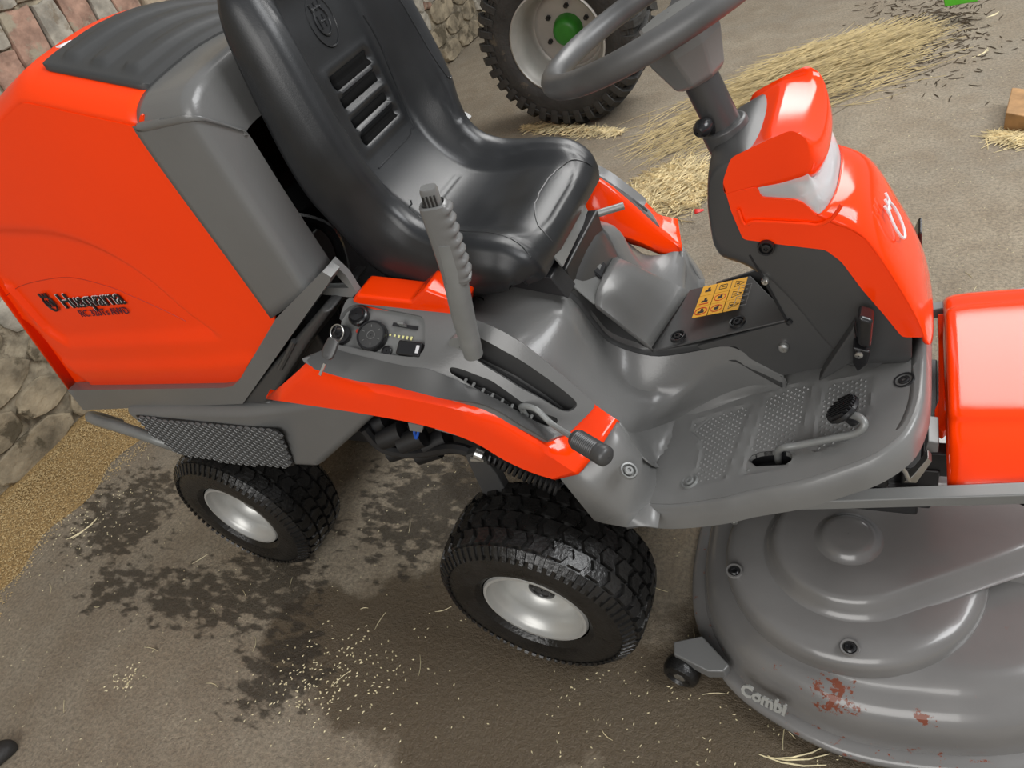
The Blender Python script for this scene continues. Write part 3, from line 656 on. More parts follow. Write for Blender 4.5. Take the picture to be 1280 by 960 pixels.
# parking brake / lift lever
pts = [(0.036,-0.322,0.846),(0.048,-0.324,0.92),(0.069,-0.327,1.02),(0.076,-0.328,1.069)]
lv = MB(); lv.tube([pts[0]+[] if False else pts[0], pts[1], pts[2], pts[3]], [.0165, .0185, .019, .018], 20); lvo = lv.build('lift_lever', LEVER, mower)
g0, g1 = V([(0.069,-0.326,0.998)][0]), V([(0.082,-0.329,1.127)][0]); gd = (g1-g0)
gx_ = gd.normalized(); gy_ = V((1, .35, 0)); gy_ = (gy_-gx_*gy_.dot(gx_)).normalized(); gz_ = gx_.cross(gy_)
rg = []
for i in range(61):
    t = i/60; base = g0+gd*t; fw = .0225+(.0032*cos(2*pi*(t*7.5)) if t > .06 else 0); sc = 1 if t > .02 else .93
    ring = []
    for k_ in range(20):
        a = 2*pi*k_/20; cx_ = cos(a); sx_ = sin(a); px_ = (abs(cx_)**.6)*(1 if cx_ > 0 else -1); py_ = (abs(sx_)**.6)*(1 if sx_ > 0 else -1)
        ring.append(base+gy_*px_*(fw if cx_ > 0 else .0205)*sc+gz_*py_*.0165*sc)
    rg.append(ring)
top = rg[-1]; c_ = sum(top, V())/20
rg.append([c_+(p-c_)*.8+gx_*.002 for p in top]); rg.append([c_+(p-c_)*.78-gx_*.008 for p in top])
b = MB(); b.rings(rg); b.build('lever_grip', GREY, lvo, angle=50)
b = MB(); rb = []
for h_, s_ in ((-.01, .62), (.022, .62), (.026, .55)): rb.append([c_+(p-c_)*s_+gx_*h_ for p in top])
b.rings(rb); b.build('lever_button', GREY, lvo, angle=40)
b = MB()
for i in range(4): b.box(c_+gx_*.008-gz_*.0112+gy_*(-.009+.0055*i), (.02, .0022, .002), Matrix((gx_, gy_, gz_)).transposed())
b.build('button_slot', BLACKP, lvo)
cl = MB(); cl.lathe([(-.008, .001), (-.008, .02), (.008, .02), (.008, .001)], [(0.004,-0.3,0.849)][0], (0, 1, 0), 20); cl.build('lever_pivot', LEVER, lvo)
# cutting height lever
b = MB(); hp = [(0.092,-0.325,0.724),(0.122,-0.335,0.727),(0.149,-0.345,0.714),(0.2,-0.372,0.711)]
b.tube(catmull([V(hp[0])-V((0, 0, .015)), V(hp[0])+V((0, -.004, .012)), V(hp[1])+V((0, 0, .01)), hp[2], hp[3]], 6), .0052, 10); hl = b.build('height_lever', LEVER, mower)
q0, q1 = [V(p) for p in [(0.194,-0.37,0.714),(0.264,-0.405,0.71)]]
pf = [0.001, .007, .0135, .0155]+[.0165+(.0008 if i % 2 else -.0006) for i in range(26)]+[.0165, .0175, .0172, .0165, .012, .001]
hh = [0, .0, .04, .1]+[.13+.6*i/26 for i in range(26)]+[.75, .8, .9, .95, 1.0, 1.0]
b = MB(); b.lathe([(h*(q1-q0).length, r) for h, r in zip(hh, pf)], q0, (q1-q0), 24); b.build('lever_handle', DARK, hl, angle=60)
# left fender: mirrored shell and a plainer grey top
lf = mirror(fr, 'fender'); lf.parent = mower
iw = MB(); rws = []
for s in S:
    I = fF(s, 0); k_ = 1.2 if s < 3 else max(0, 1.2-(s-3)*.4); q = V((I.x, -I.y, I.z)); rws.append([q+V((0, .004, .002)), q+V((0, -.004, -.003)), q+V((0, -.03*k_, -.06*k_-.004)), q+V((0, -.04*k_, -.078*k_-.006)), q+V((0, -.03*k_, -.1*k_-.01))])
iw.rings(rws, False, False); iw.build('fender_inner_wall', ORANGE, mower, solid=.003, angle=50)
slotL = [(1.0, .3), (2.2, .3), (3.4, .28), (4.6, .3), (4.9, .5), (4.3, .62), (3.2, .65), (2, .65), (1, .62)]
panL = [(0.1, .04), (1, .04), (2.5, .03), (4, .04), (4.85, .03), (5.0, .4), (4.9, .98), (3, .96), (0.1, .96)]
lp = region('fender_top_trim', rounded(panL, .15, 3), [rounded(slotL, .15, 3)], .014, pmap(.009, -.001), GREY, mower, su=su_, sv=sv_, angle=28)
lp.data.transform(Matrix.Diagonal((1, -1, 1, 1))); lp.data.flip_normals()
wl = MB(); P = rounded(slotL, .15, 3); wl.rings([[fF(s, t)+fN(s, t)*.0085 for s, t in P], [fF(3+(s-3)*.97, .47+(t-.47)*.8)-V((0, 0, .05)) for s, t in P]], True, False); wl.f.append(tuple(range(len(P), 2*len(P))))
wo = wl.build('slot_well', BLACKM, lp, fixn=False); wo.data.transform(Matrix.Diagonal((1, -1, 1, 1))); wo.data.flip_normals()
for o in (lf, lp, wo):
    for v in o.data.vertices: v.co.z += .045*smooth01((abs(v.co.y)-.275)/.06)
# ---- foot plate
def zf(x, y):
    y = -abs(y); c = lambda v: max(0, min(1, v))
    return .45+.45*(x-.25)+.05*c((.70-x)/.45)*c((y+.36)/.26)
edge_top = [(0.239,-0.294),(0.307,-0.309),(0.396,-0.313),(0.45,-0.308),(0.526,-0.305),(0.591,-0.291),(0.626,-0.28),(0.655,-0.259),(0.672,-0.233),(0.685,-0.179),(0.688,-0.104)]
edge_top = [(x, min(y, -.02)) for x, y in edge_top]
P1 = [(0.313,-0.132),(0.427,-0.114),(0.399,-0.278),(0.33,-0.28),(0.338,-0.25),(0.342,-0.211),(0.333,-0.179),(0.315,-0.157)]
P2 = [(0.447,-0.105),(0.491,-0.091),(0.528,-0.095),(0.515,-0.242),(0.5,-0.274),(0.425,-0.276),(0.435,-0.197)]
P3 = [(0.547,-0.1),(0.623,-0.105),(0.62,-0.164),(0.613,-0.209),(0.591,-0.242),(0.536,-0.257),(0.54,-0.181)]
SL = [(0.436,-0.245),(0.44,-0.236),(0.454,-0.232),(0.48,-0.235),(0.503,-0.243),(0.509,-0.254),(0.509,-0.264),(0.5,-0.268),(0.45,-0.26)]
pans = [P1, P2, P3]
def groove(x, y):
    h = 0
    if y > 0: y = -y
    for P in pans:
        x0 = min(p[0] for p in P)-.02; x1 = max(p[0] for p in P)+.02
        if x0 < x < x1:
            d = seg_dist(x, y, P); ins = inside(x, y, P)
            h -= .0022 if (ins and d > .003) else (.0022*d/.003 if ins else 0)
            if d < .004: h += .0012*(1-d/.004)
    return h
edge_top = [(q[0], q[1]) for q in catmull([(x, y, 0) for x, y in edge_top], 4)]
op = [(.205, -.02), (.205, edge_top[0][1])]+edge_top+[(edge_top[-1][0], -.0)]
def fp(x, y):
    z = zf(x, y)+groove(x, y); return V((x, y, z)), V((x, y, zf(x, y)-.012))
foot = region('foot_plate', op, [rounded(SL, .006, 2)], .0055, fp, GREY_P, mower, angle=25)
footL = mirror(foot, 'foot_plate'); footL.parent = mower
et = [V((x, y, zf(x, y))) for x, y in edge_top]+[V((edge_top[-1][0]+.001, 0, zf(.7, 0)))]
et = [V((.205, et[0].y, zf(.205, et[0].y)))]+et
def outw(i):
    a = et[max(i-1, 0)]; b_ = et[min(i+1, len(et)-1)]; d = (b_-a); n = V((d.y, -d.x, 0)); n = n.normalized() if n.length > 0 else V((0, -1, 0)); return n
rws = []
for i, p in enumerate(et):
    n = outw(i)
    rws.append([p-n*.012+V((0, 0, -.004)), p-n*.002+V((0, 0, -.001)), p+n*.004+V((0, 0, -.0005)), p+n*.009+V((0, 0, -.004)), p+n*.017+V((0, 0, -.03)), p+n*.019+V((0, 0, -.05)), p+n*.016+V((0, 0, -.052))])
rm = MB(); rm.rings(rws, False, False); rmo = rm.build('foot_plate_rim', GREY_P, mower, solid=.004, angle=50)
rml = mirror(rmo, 'foot_plate_rim'); rml.parent = mower
stud = MB()
for s in (-1, 1):
    for P in pans:
        x = min(p[0] for p in P); j = 0
        while x < max(p[0] for p in P):
            y = min(p[1] for p in P)+(j % 2)*.0055
            while y < max(p[1] for p in P):
                if inside(x, y, P) and seg_dist(x, y, P) > .006 and not inside(x, y, SL) and seg_dist(x, y, SL) > .006:
                    z = zf(x, y)-.0026; yy = y*(1 if s < 0 else -1)
                    stud.add([(x-.002, yy-.002, z), (x+.002, yy-.002, z), (x+.002, yy+.002, z), (x-.002, yy+.002, z), (x, yy, z+.0035)], [(0, 1, 4), (1, 2, 4), (2, 3, 4), (3, 0, 4)])
                y += .0112
            x += .0068; j += 1
so = stud.build('tread_studs', GREY_L, mower, fixn=False, smooth=False); so['kind'] = 'stuff'
b = MB(); b.prism(SL, 'z', .40, .5); 
sw = MB(); sw.rings([[(x, y, zf(x, y)-.001) for x, y in SL], [(x, y, zf(x, y)-.03) for x, y in SL]], True, False); sw.f.append(tuple(range(len(SL), 2*len(SL)))); sw.build('pedal_slot', BLACKM, mower, fixn=False)
# shelf between fender front and foot plate
A_ = [V(p) for p in [(0.228,-0.268,0.649),(0.213,-0.31,0.638),(0.179,-0.353,0.607),(0.14,-0.368,0.6)]]
B_ = [V(p) for p in [(0.256,-0.27,0.563),(0.25,-0.315,0.549),(0.229,-0.352,0.501),(0.176,-0.368,0.488)]]
C0 = [V(p) for p in [(0.254,-0.212,0.48),(0.265,-0.262,0.475),(0.26,-0.298,0.466),(0.247,-0.331,0.454)]]
C0[2] = V((C0[2].x, max(C0[2].y, -.335), C0[2].z)); C0[3] = V([(0.269,-0.356,0.475)][0])
sh = MB()
rw = [A_, [a.lerp(b_, .5) for a, b_ in zip(A_, B_)], B_, [b_.lerp(c, .12)+V((.004, 0, -.006)) for b_, c in zip(B_, C0)], [b_.lerp(c, .6)+V((0, 0, -.012)) for b_, c in zip(B_, C0)], C0, [c+V((.02, .004, -.006)) for c in C0]]
rw = [[r[0]]+[r[0].lerp(r[1], .5), r[1], r[1].lerp(r[2], .5), r[2], r[3]] for r in rw]
sh.rings(rw, False, False); sho = sh.build('foot_plate_shoulder', GREY_P, mower, solid=.004, angle=30)
shl = mirror(sho, 'foot_plate_shoulder'); shl.parent = mower
# fairing around the seat base
AR = [(-0.057,-0.13,0.838),(0.015,-0.12,0.838),(0.119,-0.115,0.811),(0.151,-0.105,0.734),(0.177,-0.1,0.681),(0.25,-0.1,0.652),(0.318,-0.098,0.66),(0.391,-0.098,0.676),(0.435,-0.096,0.644),(0.476,-0.094,0.609)]
BR = [(-0.023,-0.2,0.843),(0.031,-0.195,0.827),(0.131,-0.175,0.81),(0.162,-0.165,0.732),(0.188,-0.155,0.66),(0.228,-0.145,0.601),(0.291,-0.125,0.589),(0.362,-0.107,0.628),(0.425,-0.1,0.632),(0.479,-0.096,0.607)]
CR = [(0.015,-0.262,0.869),(0.062,-0.264,0.848),(0.105,-0.266,0.806),(0.152,-0.267,0.744),(0.195,-0.268,0.688),(0.232,-0.268,0.64),(0.234,-0.2,0.556),(0.267,-0.125,0.506),(0.364,-0.1,0.557),(0.482,-0.095,0.598)]
n = 5
Ar, Br, Cr = catmull(AR, n), catmull(BR, n), catmull(CR, n)
rws = []
for i, (a, b_, c) in enumerate(zip(Ar, Br, Cr)):
    a, b_, c = V(a), V(b_), V(c)
    rws.append([a+V((0, .01, -.02)), a, a.lerp(b_, .4), a.lerp(b_, .8)+V((0, 0, .002)), b_.lerp(a, .06), b_.lerp(c, .08), b_.lerp(c, .35)-V((0, 0, .006)), b_.lerp(c, .7)-V((0, 0, .008)), c-V((0, -.002, .012)), c+V((.0, -.004, -.03))])
fa = MB(); fa.rings(rws, False, False); fao = fa.build('seat_fairing', GREY, mower, solid=.004, angle=40)
fa = MB(); rws = []
for i, (a, b_, c) in enumerate(zip(Ar, Br, Cr)):
    a, b_, c = V(a), V(b_), V(c); k_ = smooth01((.25-c.x)/.12); c = c+V((0, .04, -.078))*k_*1.1; b_ = b_+V((0, .015, -.03))*k_
    rws.append([(p.x, -p.y, p.z) for p in (a+V((0, .01, -.02)), a, a.lerp(b_, .4), a.lerp(b_, .8), b_.lerp(a, .06), b_.lerp(c, .08), b_.lerp(c, .35)-V((0, 0, .006)), b_.lerp(c, .7)-V((0, 0, .008)), c-V((0, 0, .004)), c+V((.004, -.012, -.012)))])
fa.rings(rws, False, False); fa.build('seat_fairing', GREY, mower, solid=.004, angle=40)
# floor filler between fairing foot and plate
ff = MB()
FR = [V(p) for p in [(0.232,-0.268,0.64),(0.234,-0.2,0.556),(0.267,-0.125,0.506),(0.313,-0.108,0.525),(0.364,-0.1,0.557),(0.424,-0.097,0.582),(0.482,-0.095,0.598)]]
GR = [V([(0.256,-0.268,0.561)][0])]+[V((x, y, zf(x, y))) for x, y in [(0.254,-0.212),(0.297,-0.182),(0.331,-0.143),(0.373,-0.112),(0.427,-0.095),(0.485,-0.083)]]
ff.rings([[f+V((-.006, .006, .003)), f, f.lerp(g, .33)-V((0, 0, .006)), f.lerp(g, .66)-V((0, 0, .007)), g-V((0, 0, .0005)), g+V((.01, -.006, -.004))] for f, g in zip(catmull(FR, 4), catmull(GR, 4))], False, False)
ffo = ff.build('fairing_foot', GREY_P, mower, solid=.003, angle=60); ffl = mirror(ffo, 'fairing_foot'); ffl.parent = mower
# recessed black band and tunnel cover
def sc(L, f): return [(x, y*f, z) for x, y, z in L]
tz = [V(a) for a in Ar]
tn = MB(); rws = []
for a in tz:
    w_ = abs(a.y); u = .3 if a.x > .22 else 1
    rws.append([(a.x, -w_-.004, a.z-.03), (a.x, -w_*.97, a.z-.004), (a.x, -w_*.86, a.z+.0), (a.x, -w_*.83, a.z+.012*u), (a.x, -w_*.5, a.z+.024*u), (a.x, 0, a.z+.028*u), (a.x, w_*.5, a.z+.024*u), (a.x, w_*.83, a.z+.012*u), (a.x, w_*.86, a.z), (a.x, w_*.97, a.z-.004), (a.x, w_+.004, a.z-.03)])
tn.rings(rws, False, False); tn.build('tunnel_cover', DARK, mower, solid=.003, angle=35)
# flat cover plate with indicator window, in front of the seat hinge
cpz = [V(p) for p in [(0.127,-0.098,0.826),(0.165,-0.098,0.775),(0.11,0.095,0.812),(0.148,0.095,0.745)]]
def slab(name, quad, th, m, parent, **k):
    a, b_, c, d = [V(q) for q in quad]; n = (b_-a).cross(c-a).normalized(); n = n if n.z > 0 else -n
    bb = MB(); bb.add([a, b_, c, d, a-n*th, b_-n*th, c-n*th, d-n*th], [(0, 1, 2, 3), (4, 5, 6, 7), (0, 1, 5, 4), (1, 2, 6, 5), (2, 3, 7, 6), (3, 0, 4, 7)]); return bb.build(name, m, parent, **k), n
sv, nv = slab('seat_front_cover', (cpz[0], cpz[1], cpz[3], cpz[2]), .004, GREY_L, mower, bevel=.002)
wc = V([(0.15,0.01,0.814)][0]); wc = (cpz[0]+cpz[1]+cpz[2]+cpz[3])/4; u_ = (cpz[1]-cpz[0]).normalized(); v_ = (cpz[2]-cpz[0]); v_ = (v_-u_*v_.dot(u_)).normalized()
if nv.dot(u_.cross(v_)) < 0: v_ = -v_; 
Mw = Matrix((u_, v_, nv)).transposed(); wcc = cpz[0].lerp(cpz[1], .55).lerp(cpz[2].lerp(cpz[3], .55), .54)
b = MB(); b.box(wcc+nv*.001, (.036, .05, .006), Mw); b.build('hour_meter', BLACKP, mower, bevel=.004)
b = MB(); b.box(wcc+nv*.0045, (.014, .016, .0008), Mw); b.build('hour_meter_display', GREY_L, mower)
# bulged belt cover
bc = MB(); bq = [(0.164,-0.096,0.772),(0.148,0.095,0.743),(0.251,-0.094,0.665),(0.283,0.09,0.656)]
a, b_, c, d = [V(q)+V((0, 0, .004)) for q in bq]; rws = []
for i in range(9):
    s_ = i/8; l, r = a.lerp(c, s_), b_.lerp(d, s_); up = .03*sin(pi*min(1, s_*1.15+.12))**.7 if s_*1.15+.12 < 1 else 0
    rws.append([l-V((0, 0, .012)), l, l.lerp(r, .12)+V((0, 0, up*.7)), l.lerp(r, .3)+V((0, 0, up)), l.lerp(r, .55)+V((0, 0, up)), l.lerp(r, .85)+V((0, 0, up*.8)), r, r-V((0, 0, .012))])
bc.rings(rws, False, False); bc.build('belt_cover', GREY, mower, solid=.003, angle=50)
# sticker plate
st = [(0.299,0.07,0.697),(0.405,0.07,0.705),(0.513,-0.098,0.738),(0.274,-0.098,0.661)]
st = [V(p) for p in [(0.285,0.085,0.667),(0.405,0.085,0.697),(0.5,-0.094,0.735),(0.255,-0.094,0.661)]]
sp, sn = slab('decal_plate', st, .004, DARK, mower, bevel=.002)
Fd = Matrix.Translation(V((.362, .01, .702))) @ Matrix((V((1, 0, .235)).normalized(), V((0, 1, -.08)).normalized(), V((1, 0, .235)).normalized().cross(V((0, 1, -.08)).normalized()))).transposed().to_4x4()
dw, dh = .0295, .0365
for i in range(3):
    for j in range(3):
        q = Fd@V(((i-1)*dw, (j-1)*dh, .0008)); b = MB(); b.box(q, (dw-.0015, dh-.0015, .0008), Fd.to_3x3()); dec = b.build('warning_decal', YELLOW, mower, smooth=False)
        k = MB(); kk_ = MB(); o_ = lambda x, y, h=.0014: Fd@V(((i-1)*dw+x, (j-1)*dh+y, h))
        def tri(bb, cx, cy, r, t): bb.tube([o_(cx+cos(a)*r, cy+sin(a)*r) for a in (0, 2*pi/3, 4*pi/3)], t, 4, loop=True)
        if i == 2:
            tri(k, 0, 0, .012, .0008); k.box(o_(-.001, 0), (.006, .0035, .0006), Fd.to_3x3())
        elif i == 1:
            if j == 2: k.tube([o_(-.007, -.007), o_(.007, -.007), o_(.007, .007), o_(-.007, .007)], .0009, 4, loop=True); k.box(o_(0, 0), (.008, .0015, .0006), Fd.to_3x3())
            else: kk_.tube([o_(cos(a)*.0105, sin(a)*.0105) for a in [2*pi*t/16 for t in range(16)]], .0008, 4, loop=True); k.box(o_(0, 0), (.008, .008, .0006), Fd.to_3x3()); k.box(o_(.002, .006), (.004, .004, .0006), Fd.to_3x3())
        else:
            k.box(o_(0, -.003), (.012, .006, .0006), Fd.to_3x3()); k.box(o_(.001, .004), (.005, .008, .0006), Fd.to_3x3())
            if j == 0: kk_.tube([o_(cos(a)*.0115, sin(a)*.0115) for a in [2*pi*t/16 for t in range(16)]], .001, 4, loop=True)
            if j == 1: kk_.tube([o_(-.009, -.012), o_(.009, -.012)], .001, 4)
        k.build('decal_symbol', BLACKT, mower, smooth=False)
        if kk_.v: kk_.build('decal_symbol', REDP, mower, smooth=False)
b = MB()
for j in (0, 1):
    c_ = [Fd@V((.0455+.016*sx-.001, -.028+.038*j+.016*sy, .0012)) for sx, sy in ((-.7, -1), (.7, -1), (.7, 1), (-.7, 1))]; b.tube(c_, .0007, 4, loop=True)
    b.tube([Fd@V((.0455-.006, -.028+.038*j-.006, .0012)), Fd@V((.0455+.005, -.028+.038*j, .0012)), Fd@V((.0455-.006, -.028+.038*j+.008, .0012))], .0007, 4)
b.build('decal_outline', GREY_L, mower)
def screw(p, n, r=.009, name='screw', m=BLACKP, cup=True, parent=None):
    b = MB(); 
    if cup: b.lathe([(-.004, r*1.9), (.0015, r*1.75), (.001, r*1.45), (-.006, r*1.25)], p, n, 20)
    b.lathe([(-.006, r), (.001, r), (.0025, r*.8), (.0025, r*.45), (-.001, r*.4), (-.001, .0005)], p, n, 16); return b.build(name, m, parent or mower, angle=40)
screw([(0.254,-0.33,0.593)][0], (.5, -.1, .85), .0085, m=LEVER)
screw([(0.666,-0.134,0.641)][0], (-.4, 0, .9)); screw([(0.332,-0.267,0.502)][0], (-.4, 0, .9), m=LEVER)
screw([(-0.028,-0.17,0.836)][0], (0, -.2, 1), .008); screw([(0.406,-0.07,0.71)][0], (-.2, 0, 1), .008); screw([(0.299,-0.08,0.685)][0], (-.2, 0, 1), .008)
# ---- seat hinge
b = MB(); hq = [V(p) for p in [(0.121,-0.115,0.897),(0.134,-0.115,0.871),(0.102,0.1,0.878),(0.111,0.1,0.849)]]
slab('seat_hinge_plate', (hq[0], hq[1], hq[3], hq[2]), .004, GREY_L, mower, bevel=.001)
b = MB(); b.box((.105, 0, .83), (.05, .2, .05)); b.build('seat_hinge', BLACKM, mower, bevel=.004)
for q in [(0.109,-0.09,0.839),(0.106,0.09,0.835)]:
    b = MB(); b.lathe([(-.01, .001), (-.01, .0095), (.012, .0095), (.012, .006), (.02, .006), (.02, .001)], q, (0.2, -1, .1), 6); b.build('hinge_bolt', STEEL, mower, smooth=False)
b = MB(); b.tube([(0.12,0.1,0.844),(0.171,0.13,0.841)], .0075, 16); b.build('seat_adjust_rod', STEEL, mower)
# ---- seat
def seat_profile():
    # (x, z, halfwidth, bolster height, thickness) from back top down to the front lip
    return [(-.242, 1.418, .14, .0, .03), (-.226, 1.428, .163, .004, .034), (-.212, 1.405, .183, .012, .038), (-.202, 1.36, .196, .02, .042), (-.196, 1.30, .206, .028, .046), (-.19, 1.23, .212, .034, .05), (-.184, 1.16, .214, .04, .055),
            (-.178, 1.10, .208, .044, .062), (-.17, 1.05, .196, .046, .075), (-.152, 1.008, .19, .044, .1), (-.118, .975, .194, .04, .1), (-.07, .957, .203, .034, .09), (-.02, .952, .21, .03, .085), (.03, .953, .213, .024, .08), (.07, .95, .211, .016, .075), (.104, .935, .206, .006, .07), (.122, .908, .198, 0, .06), (.122, .885, .188, 0, .04)]
def cshift(i): return -.026*smooth01((i-1)/2)*smooth01((9.5-i)/3)
PR = catmull([(a+cshift(i), b_, 0) for i, (a, b_, *_) in enumerate(seat_profile())], 9); PW = catmull([(c, d-cshift(i), e) for i, (*_, c, d, e) in enumerate(seat_profile())], 9)
NS = len(PR); rows = []; NT = 72
def seat_relief(s, t, y, i):
    h = 0; sN = s*17
    # four ventilation slots in the backrest
    for k_ in range(4):
        s_c = 5.05+.52*k_; d = abs(sN-s_c); wv = .092-.008*k_
        if -.07 < y+.0 < .07: h -= .009*smooth01((.185-d)/.045)*smooth01((.066-abs(y))/.004)
    # raised outline round the slots
    def line(d, w_=.05): return .0022*max(0, 1-abs(d)/w_)
    if abs(y) < .088 and 4.6 < sN < 7.4: h += .003*smooth01((.085-abs(y))/.008)*smooth01((sN-4.62)/.15)*smooth01((7.1-sN)/.15)
    # bolster crease
    if 2.2 < sN < 8.6: h -= .004*max(0, 1-abs(abs(y)-.145)/.005)
    # cushion panel seams
    if sN > 9.2:
        r = math.hypot((sN-9.6)*.045, 0); 
        h -= .0025*max(0, 1-abs(abs(y)-(.125+.03*smooth01((sN-10)/3)))/.004)*(1 if sN < 15.4 else 0)
        if abs(y) < .16: h -= .0022*max(0, 1-abs(sN-15.1+1.2*(abs(y)/.16)**4)/.09)
        h -= .0025*max(0, 1-abs(sN-9.9+.0*y)/.08)*(1 if abs(y) < .06 else 0)
    return h
for i in range(NS):
    p = PR[i]; hw, bo, th = PW[i]; a = PR[max(i-1, 0)]; c = PR[min(i+1, NS-1)]; tg = (c-a).normalized(); nn = V((-tg.y, tg.x, 0)); nn = V((-nn.x, -nn.y, 0)) if (nn.x < 0 and nn.y < 0) else nn
    nn = V((tg.y*-1, tg.x, 0))
    ring = []; s = i/(NS-1)
    for k_ in range(NT):
        t = -1+2*k_/(NT-1); y = hw*t; e = abs(t)
        h = bo*smooth01((e-.45)/.35)-(th*.30)*smooth01((e-.9)/.1)**1.5-.012*(e-.86)/.14*(e > .86)
        h += seat_relief(s, t, y, i)
        yy = y*(1+.0*e); ring.append(V((p.x+nn.x*h, yy, p.y+nn.y*h)))
    # side and back
    for (f, d) in ((1.01, .55), (.985, .8), (.93, .95), (.6, 1.0), (0, 1.0), (-.6, 1.0), (-.93, .95), (-.985, .8), (-1.01, .55)):
        ring.append(V((p.x-nn.x*th*d, hw*f, p.y-nn.y*th*d)))
    rows.append(ring)
sb = MB(); sb.rings(rows, True, True)
def filt(o): return o
seat = sb.build('seat', VINYL, mower, fixn=True, angle=60)
def seat_pt(sN, y, lift=.001):
    i = int(round(sN/17*(NS-1))); t = y/PW[i][0]; k_ = (t+1)/2*(NT-1); k0 = int(k_); f = k_-k0; p = rows[i][k0].lerp(rows[i][min(k0+1, NT-1)], f)
    return p
for k_ in range(4):
    s_c = 5.05+.52*k_; bb = MB(); rr0 = []
    for ds in (-.135, -.05, .05, .135): rr0.append([seat_pt(s_c+ds, y)+V((.0012, 0, .0004)) for y in [-.06+.12*j/8 for j in range(9)]])
    bb.rings(rr0, False, False); bb.build('seat_slot_shade', MATTE, seat, solid=.0006)  # black sheet over each slot floor, paints the shade inside the recess

lg = crown_logo('seat_emblem', seat_pt(3.75, -.01)+V((.0005, 0, 0)), (0, 1, 0), (-.12, 0, 1), .023, VINYL, seat, tubr=.0022)
lg2 = MB(); F2 = frame(seat_pt(3.75, -.01), (0, 1, 0), (-.12, 0, 1)); lg2.tube([F2@V((cos(a)*.033, sin(a)*.042, 0)) for a in [2*pi*i/28 for i in range(28)]], .0016, 6, loop=True); lg2.build('seat_emblem_ring', VINYL, seat)
for pth in ([(9.15, -.075), (9.8, -.13), (12, -.15), (14, -.16), (15.2, -.175)], [(15.6, .15), (14.3, .12), (13.9, .05), (14.1, -.04), (14.8, -.09), (15.8, -.1)], [(.9, .115), (2.5, .14), (4.5, .155), (6.2, .165), (6.75, .175), (6.8, .2)], [(4.2, .10), (5.2, .105), (7.2, .088), (7.5, .06), (7.5, -.07)]):
    L = catmull([(a, b_, 0) for a, b_ in pth], 6); bb = MB(); bb.tube([seat_pt(min(16.5, p.x), p.y) for p in L], .0016, 6); bb.build('seat_seam', VINYL, seat)
b = MB(); pts = [seat_pt(10.6, y)+V((0, 0, .001)) for y in (-.06, -.03, 0)]; q = seat_pt(9.9, -.055); b.lathe([(-.002, .016), (.002, .014), (.001, .001)], q, (.6, 0, .7), 20); b.build('seat_buckle_hole', BLACKM, seat)
b = MB(); b.box((-.08, 0, .875), (.3, .3, .05)); b.build('seat_pan', BLACKM, mower, bevel=.02)
b = MB(); b.prism([(-0.096,0.862),(0.036,0.852),(0.133,0.827),(0.141,0.822),(0.12,0.869),(0.092,0.875)], 'y', -.145, -.1); b.build('seat_support', BLACKM, mower, bevel=.003)
# ---- steering column and console
def console(name, poly, ys, offs, m, parent, cx=None, **k):
    P = rounded(poly, .012, 3); rg = []; n = len(P)
    ctr = V((sum(p[0] for p in P)/n, sum(p[1] for p in P)/n))
    for y, o_ in zip(ys, offs):
        r = []
        for x, z in P:
            d = V((x, z))-ctr; fx = o_ * (smooth01((x-ctr.x)/.1+.2) if cx is None else 1)
            r.append((x+fx*.9*(1 if d.x > -.02 else 0), y, z+(o_*.5 if d.y > .05 else 0)))
        rg.append(r)
    b = MB(); b.rings(rg); return b.build(name, m, parent, **k)
yc = [-.108, -.1, -.085, -.06, -.03, 0, .03, .06, .085, .1, .108]; oc = [-.012, -.002, .006, .014, .018, .02, .018, .014, .006, -.002, -.012]
def morph(name, Ls, Lc, W_, m, parent, pw=2.4, n=17, rad=.008, cap=True, **k):
    """closed outline at the side (y = W_) swelling to another outline on the centre line"""
    A = rounded(Ls, rad, 3); B = rounded(Lc, rad, 3); rg = []
    for i in range(n):
        a_ = -pi/2+pi*i/(n-1); u = sin(a_); t = max(0, 1-abs(u)**pw)**.5
        rg.append([(p[0]+(q[0]-p[0])*t, u*W_, p[1]+(q[1]-p[1])*t) for p, q in zip(A, B)])
    b = MB(); b.rings(rg, True, cap); return b.build(name, m, parent, **k)
gs_ = [(0.417,1.019),(0.401,1.002),(0.396,0.975),(0.396,0.912),(0.405,0.885),(0.436,0.868),(0.47,0.833),(0.503,0.785),(0.548,0.703),(0.583,0.651),(0.676,0.657),(0.674,0.719),(0.628,0.797),(0.585,0.871),(0.532,0.93),(0.508,0.99),(0.494,1.023),(0.458,1.039)]
gc_ = [(0.393,1.019),(0.388,0.996),(0.38,0.926),(0.381,0.857),(0.392,0.832),(0.424,0.822),(0.461,0.796),(0.497,0.744),(0.546,0.656),(0.584,0.601),(0.677,0.62),(0.675,0.68),(0.626,0.763),(0.579,0.835),(0.522,0.898),(0.496,0.963),(0.485,1.033),(0.443,1.041)]
morph('console_cover', gs_, gc_, .1, DARK, mower, rad=.012, angle=60)
us = [(0.42,1.002),(0.419,0.98),(0.467,0.99),(0.498,0.997),(0.531,1.005),(0.538,1.026),(0.537,1.052),(0.518,1.068),(0.482,1.056),(0.435,1.037)]
ucn = [(0.427,0.991),(0.432,0.977),(0.473,0.968),(0.513,0.963),(0.55,0.973),(0.559,0.998),(0.552,1.024),(0.53,1.042),(0.482,1.047),(0.442,1.022)]
co = morph('console_hood', us, ucn, .107, ORANGE, mower, angle=60)
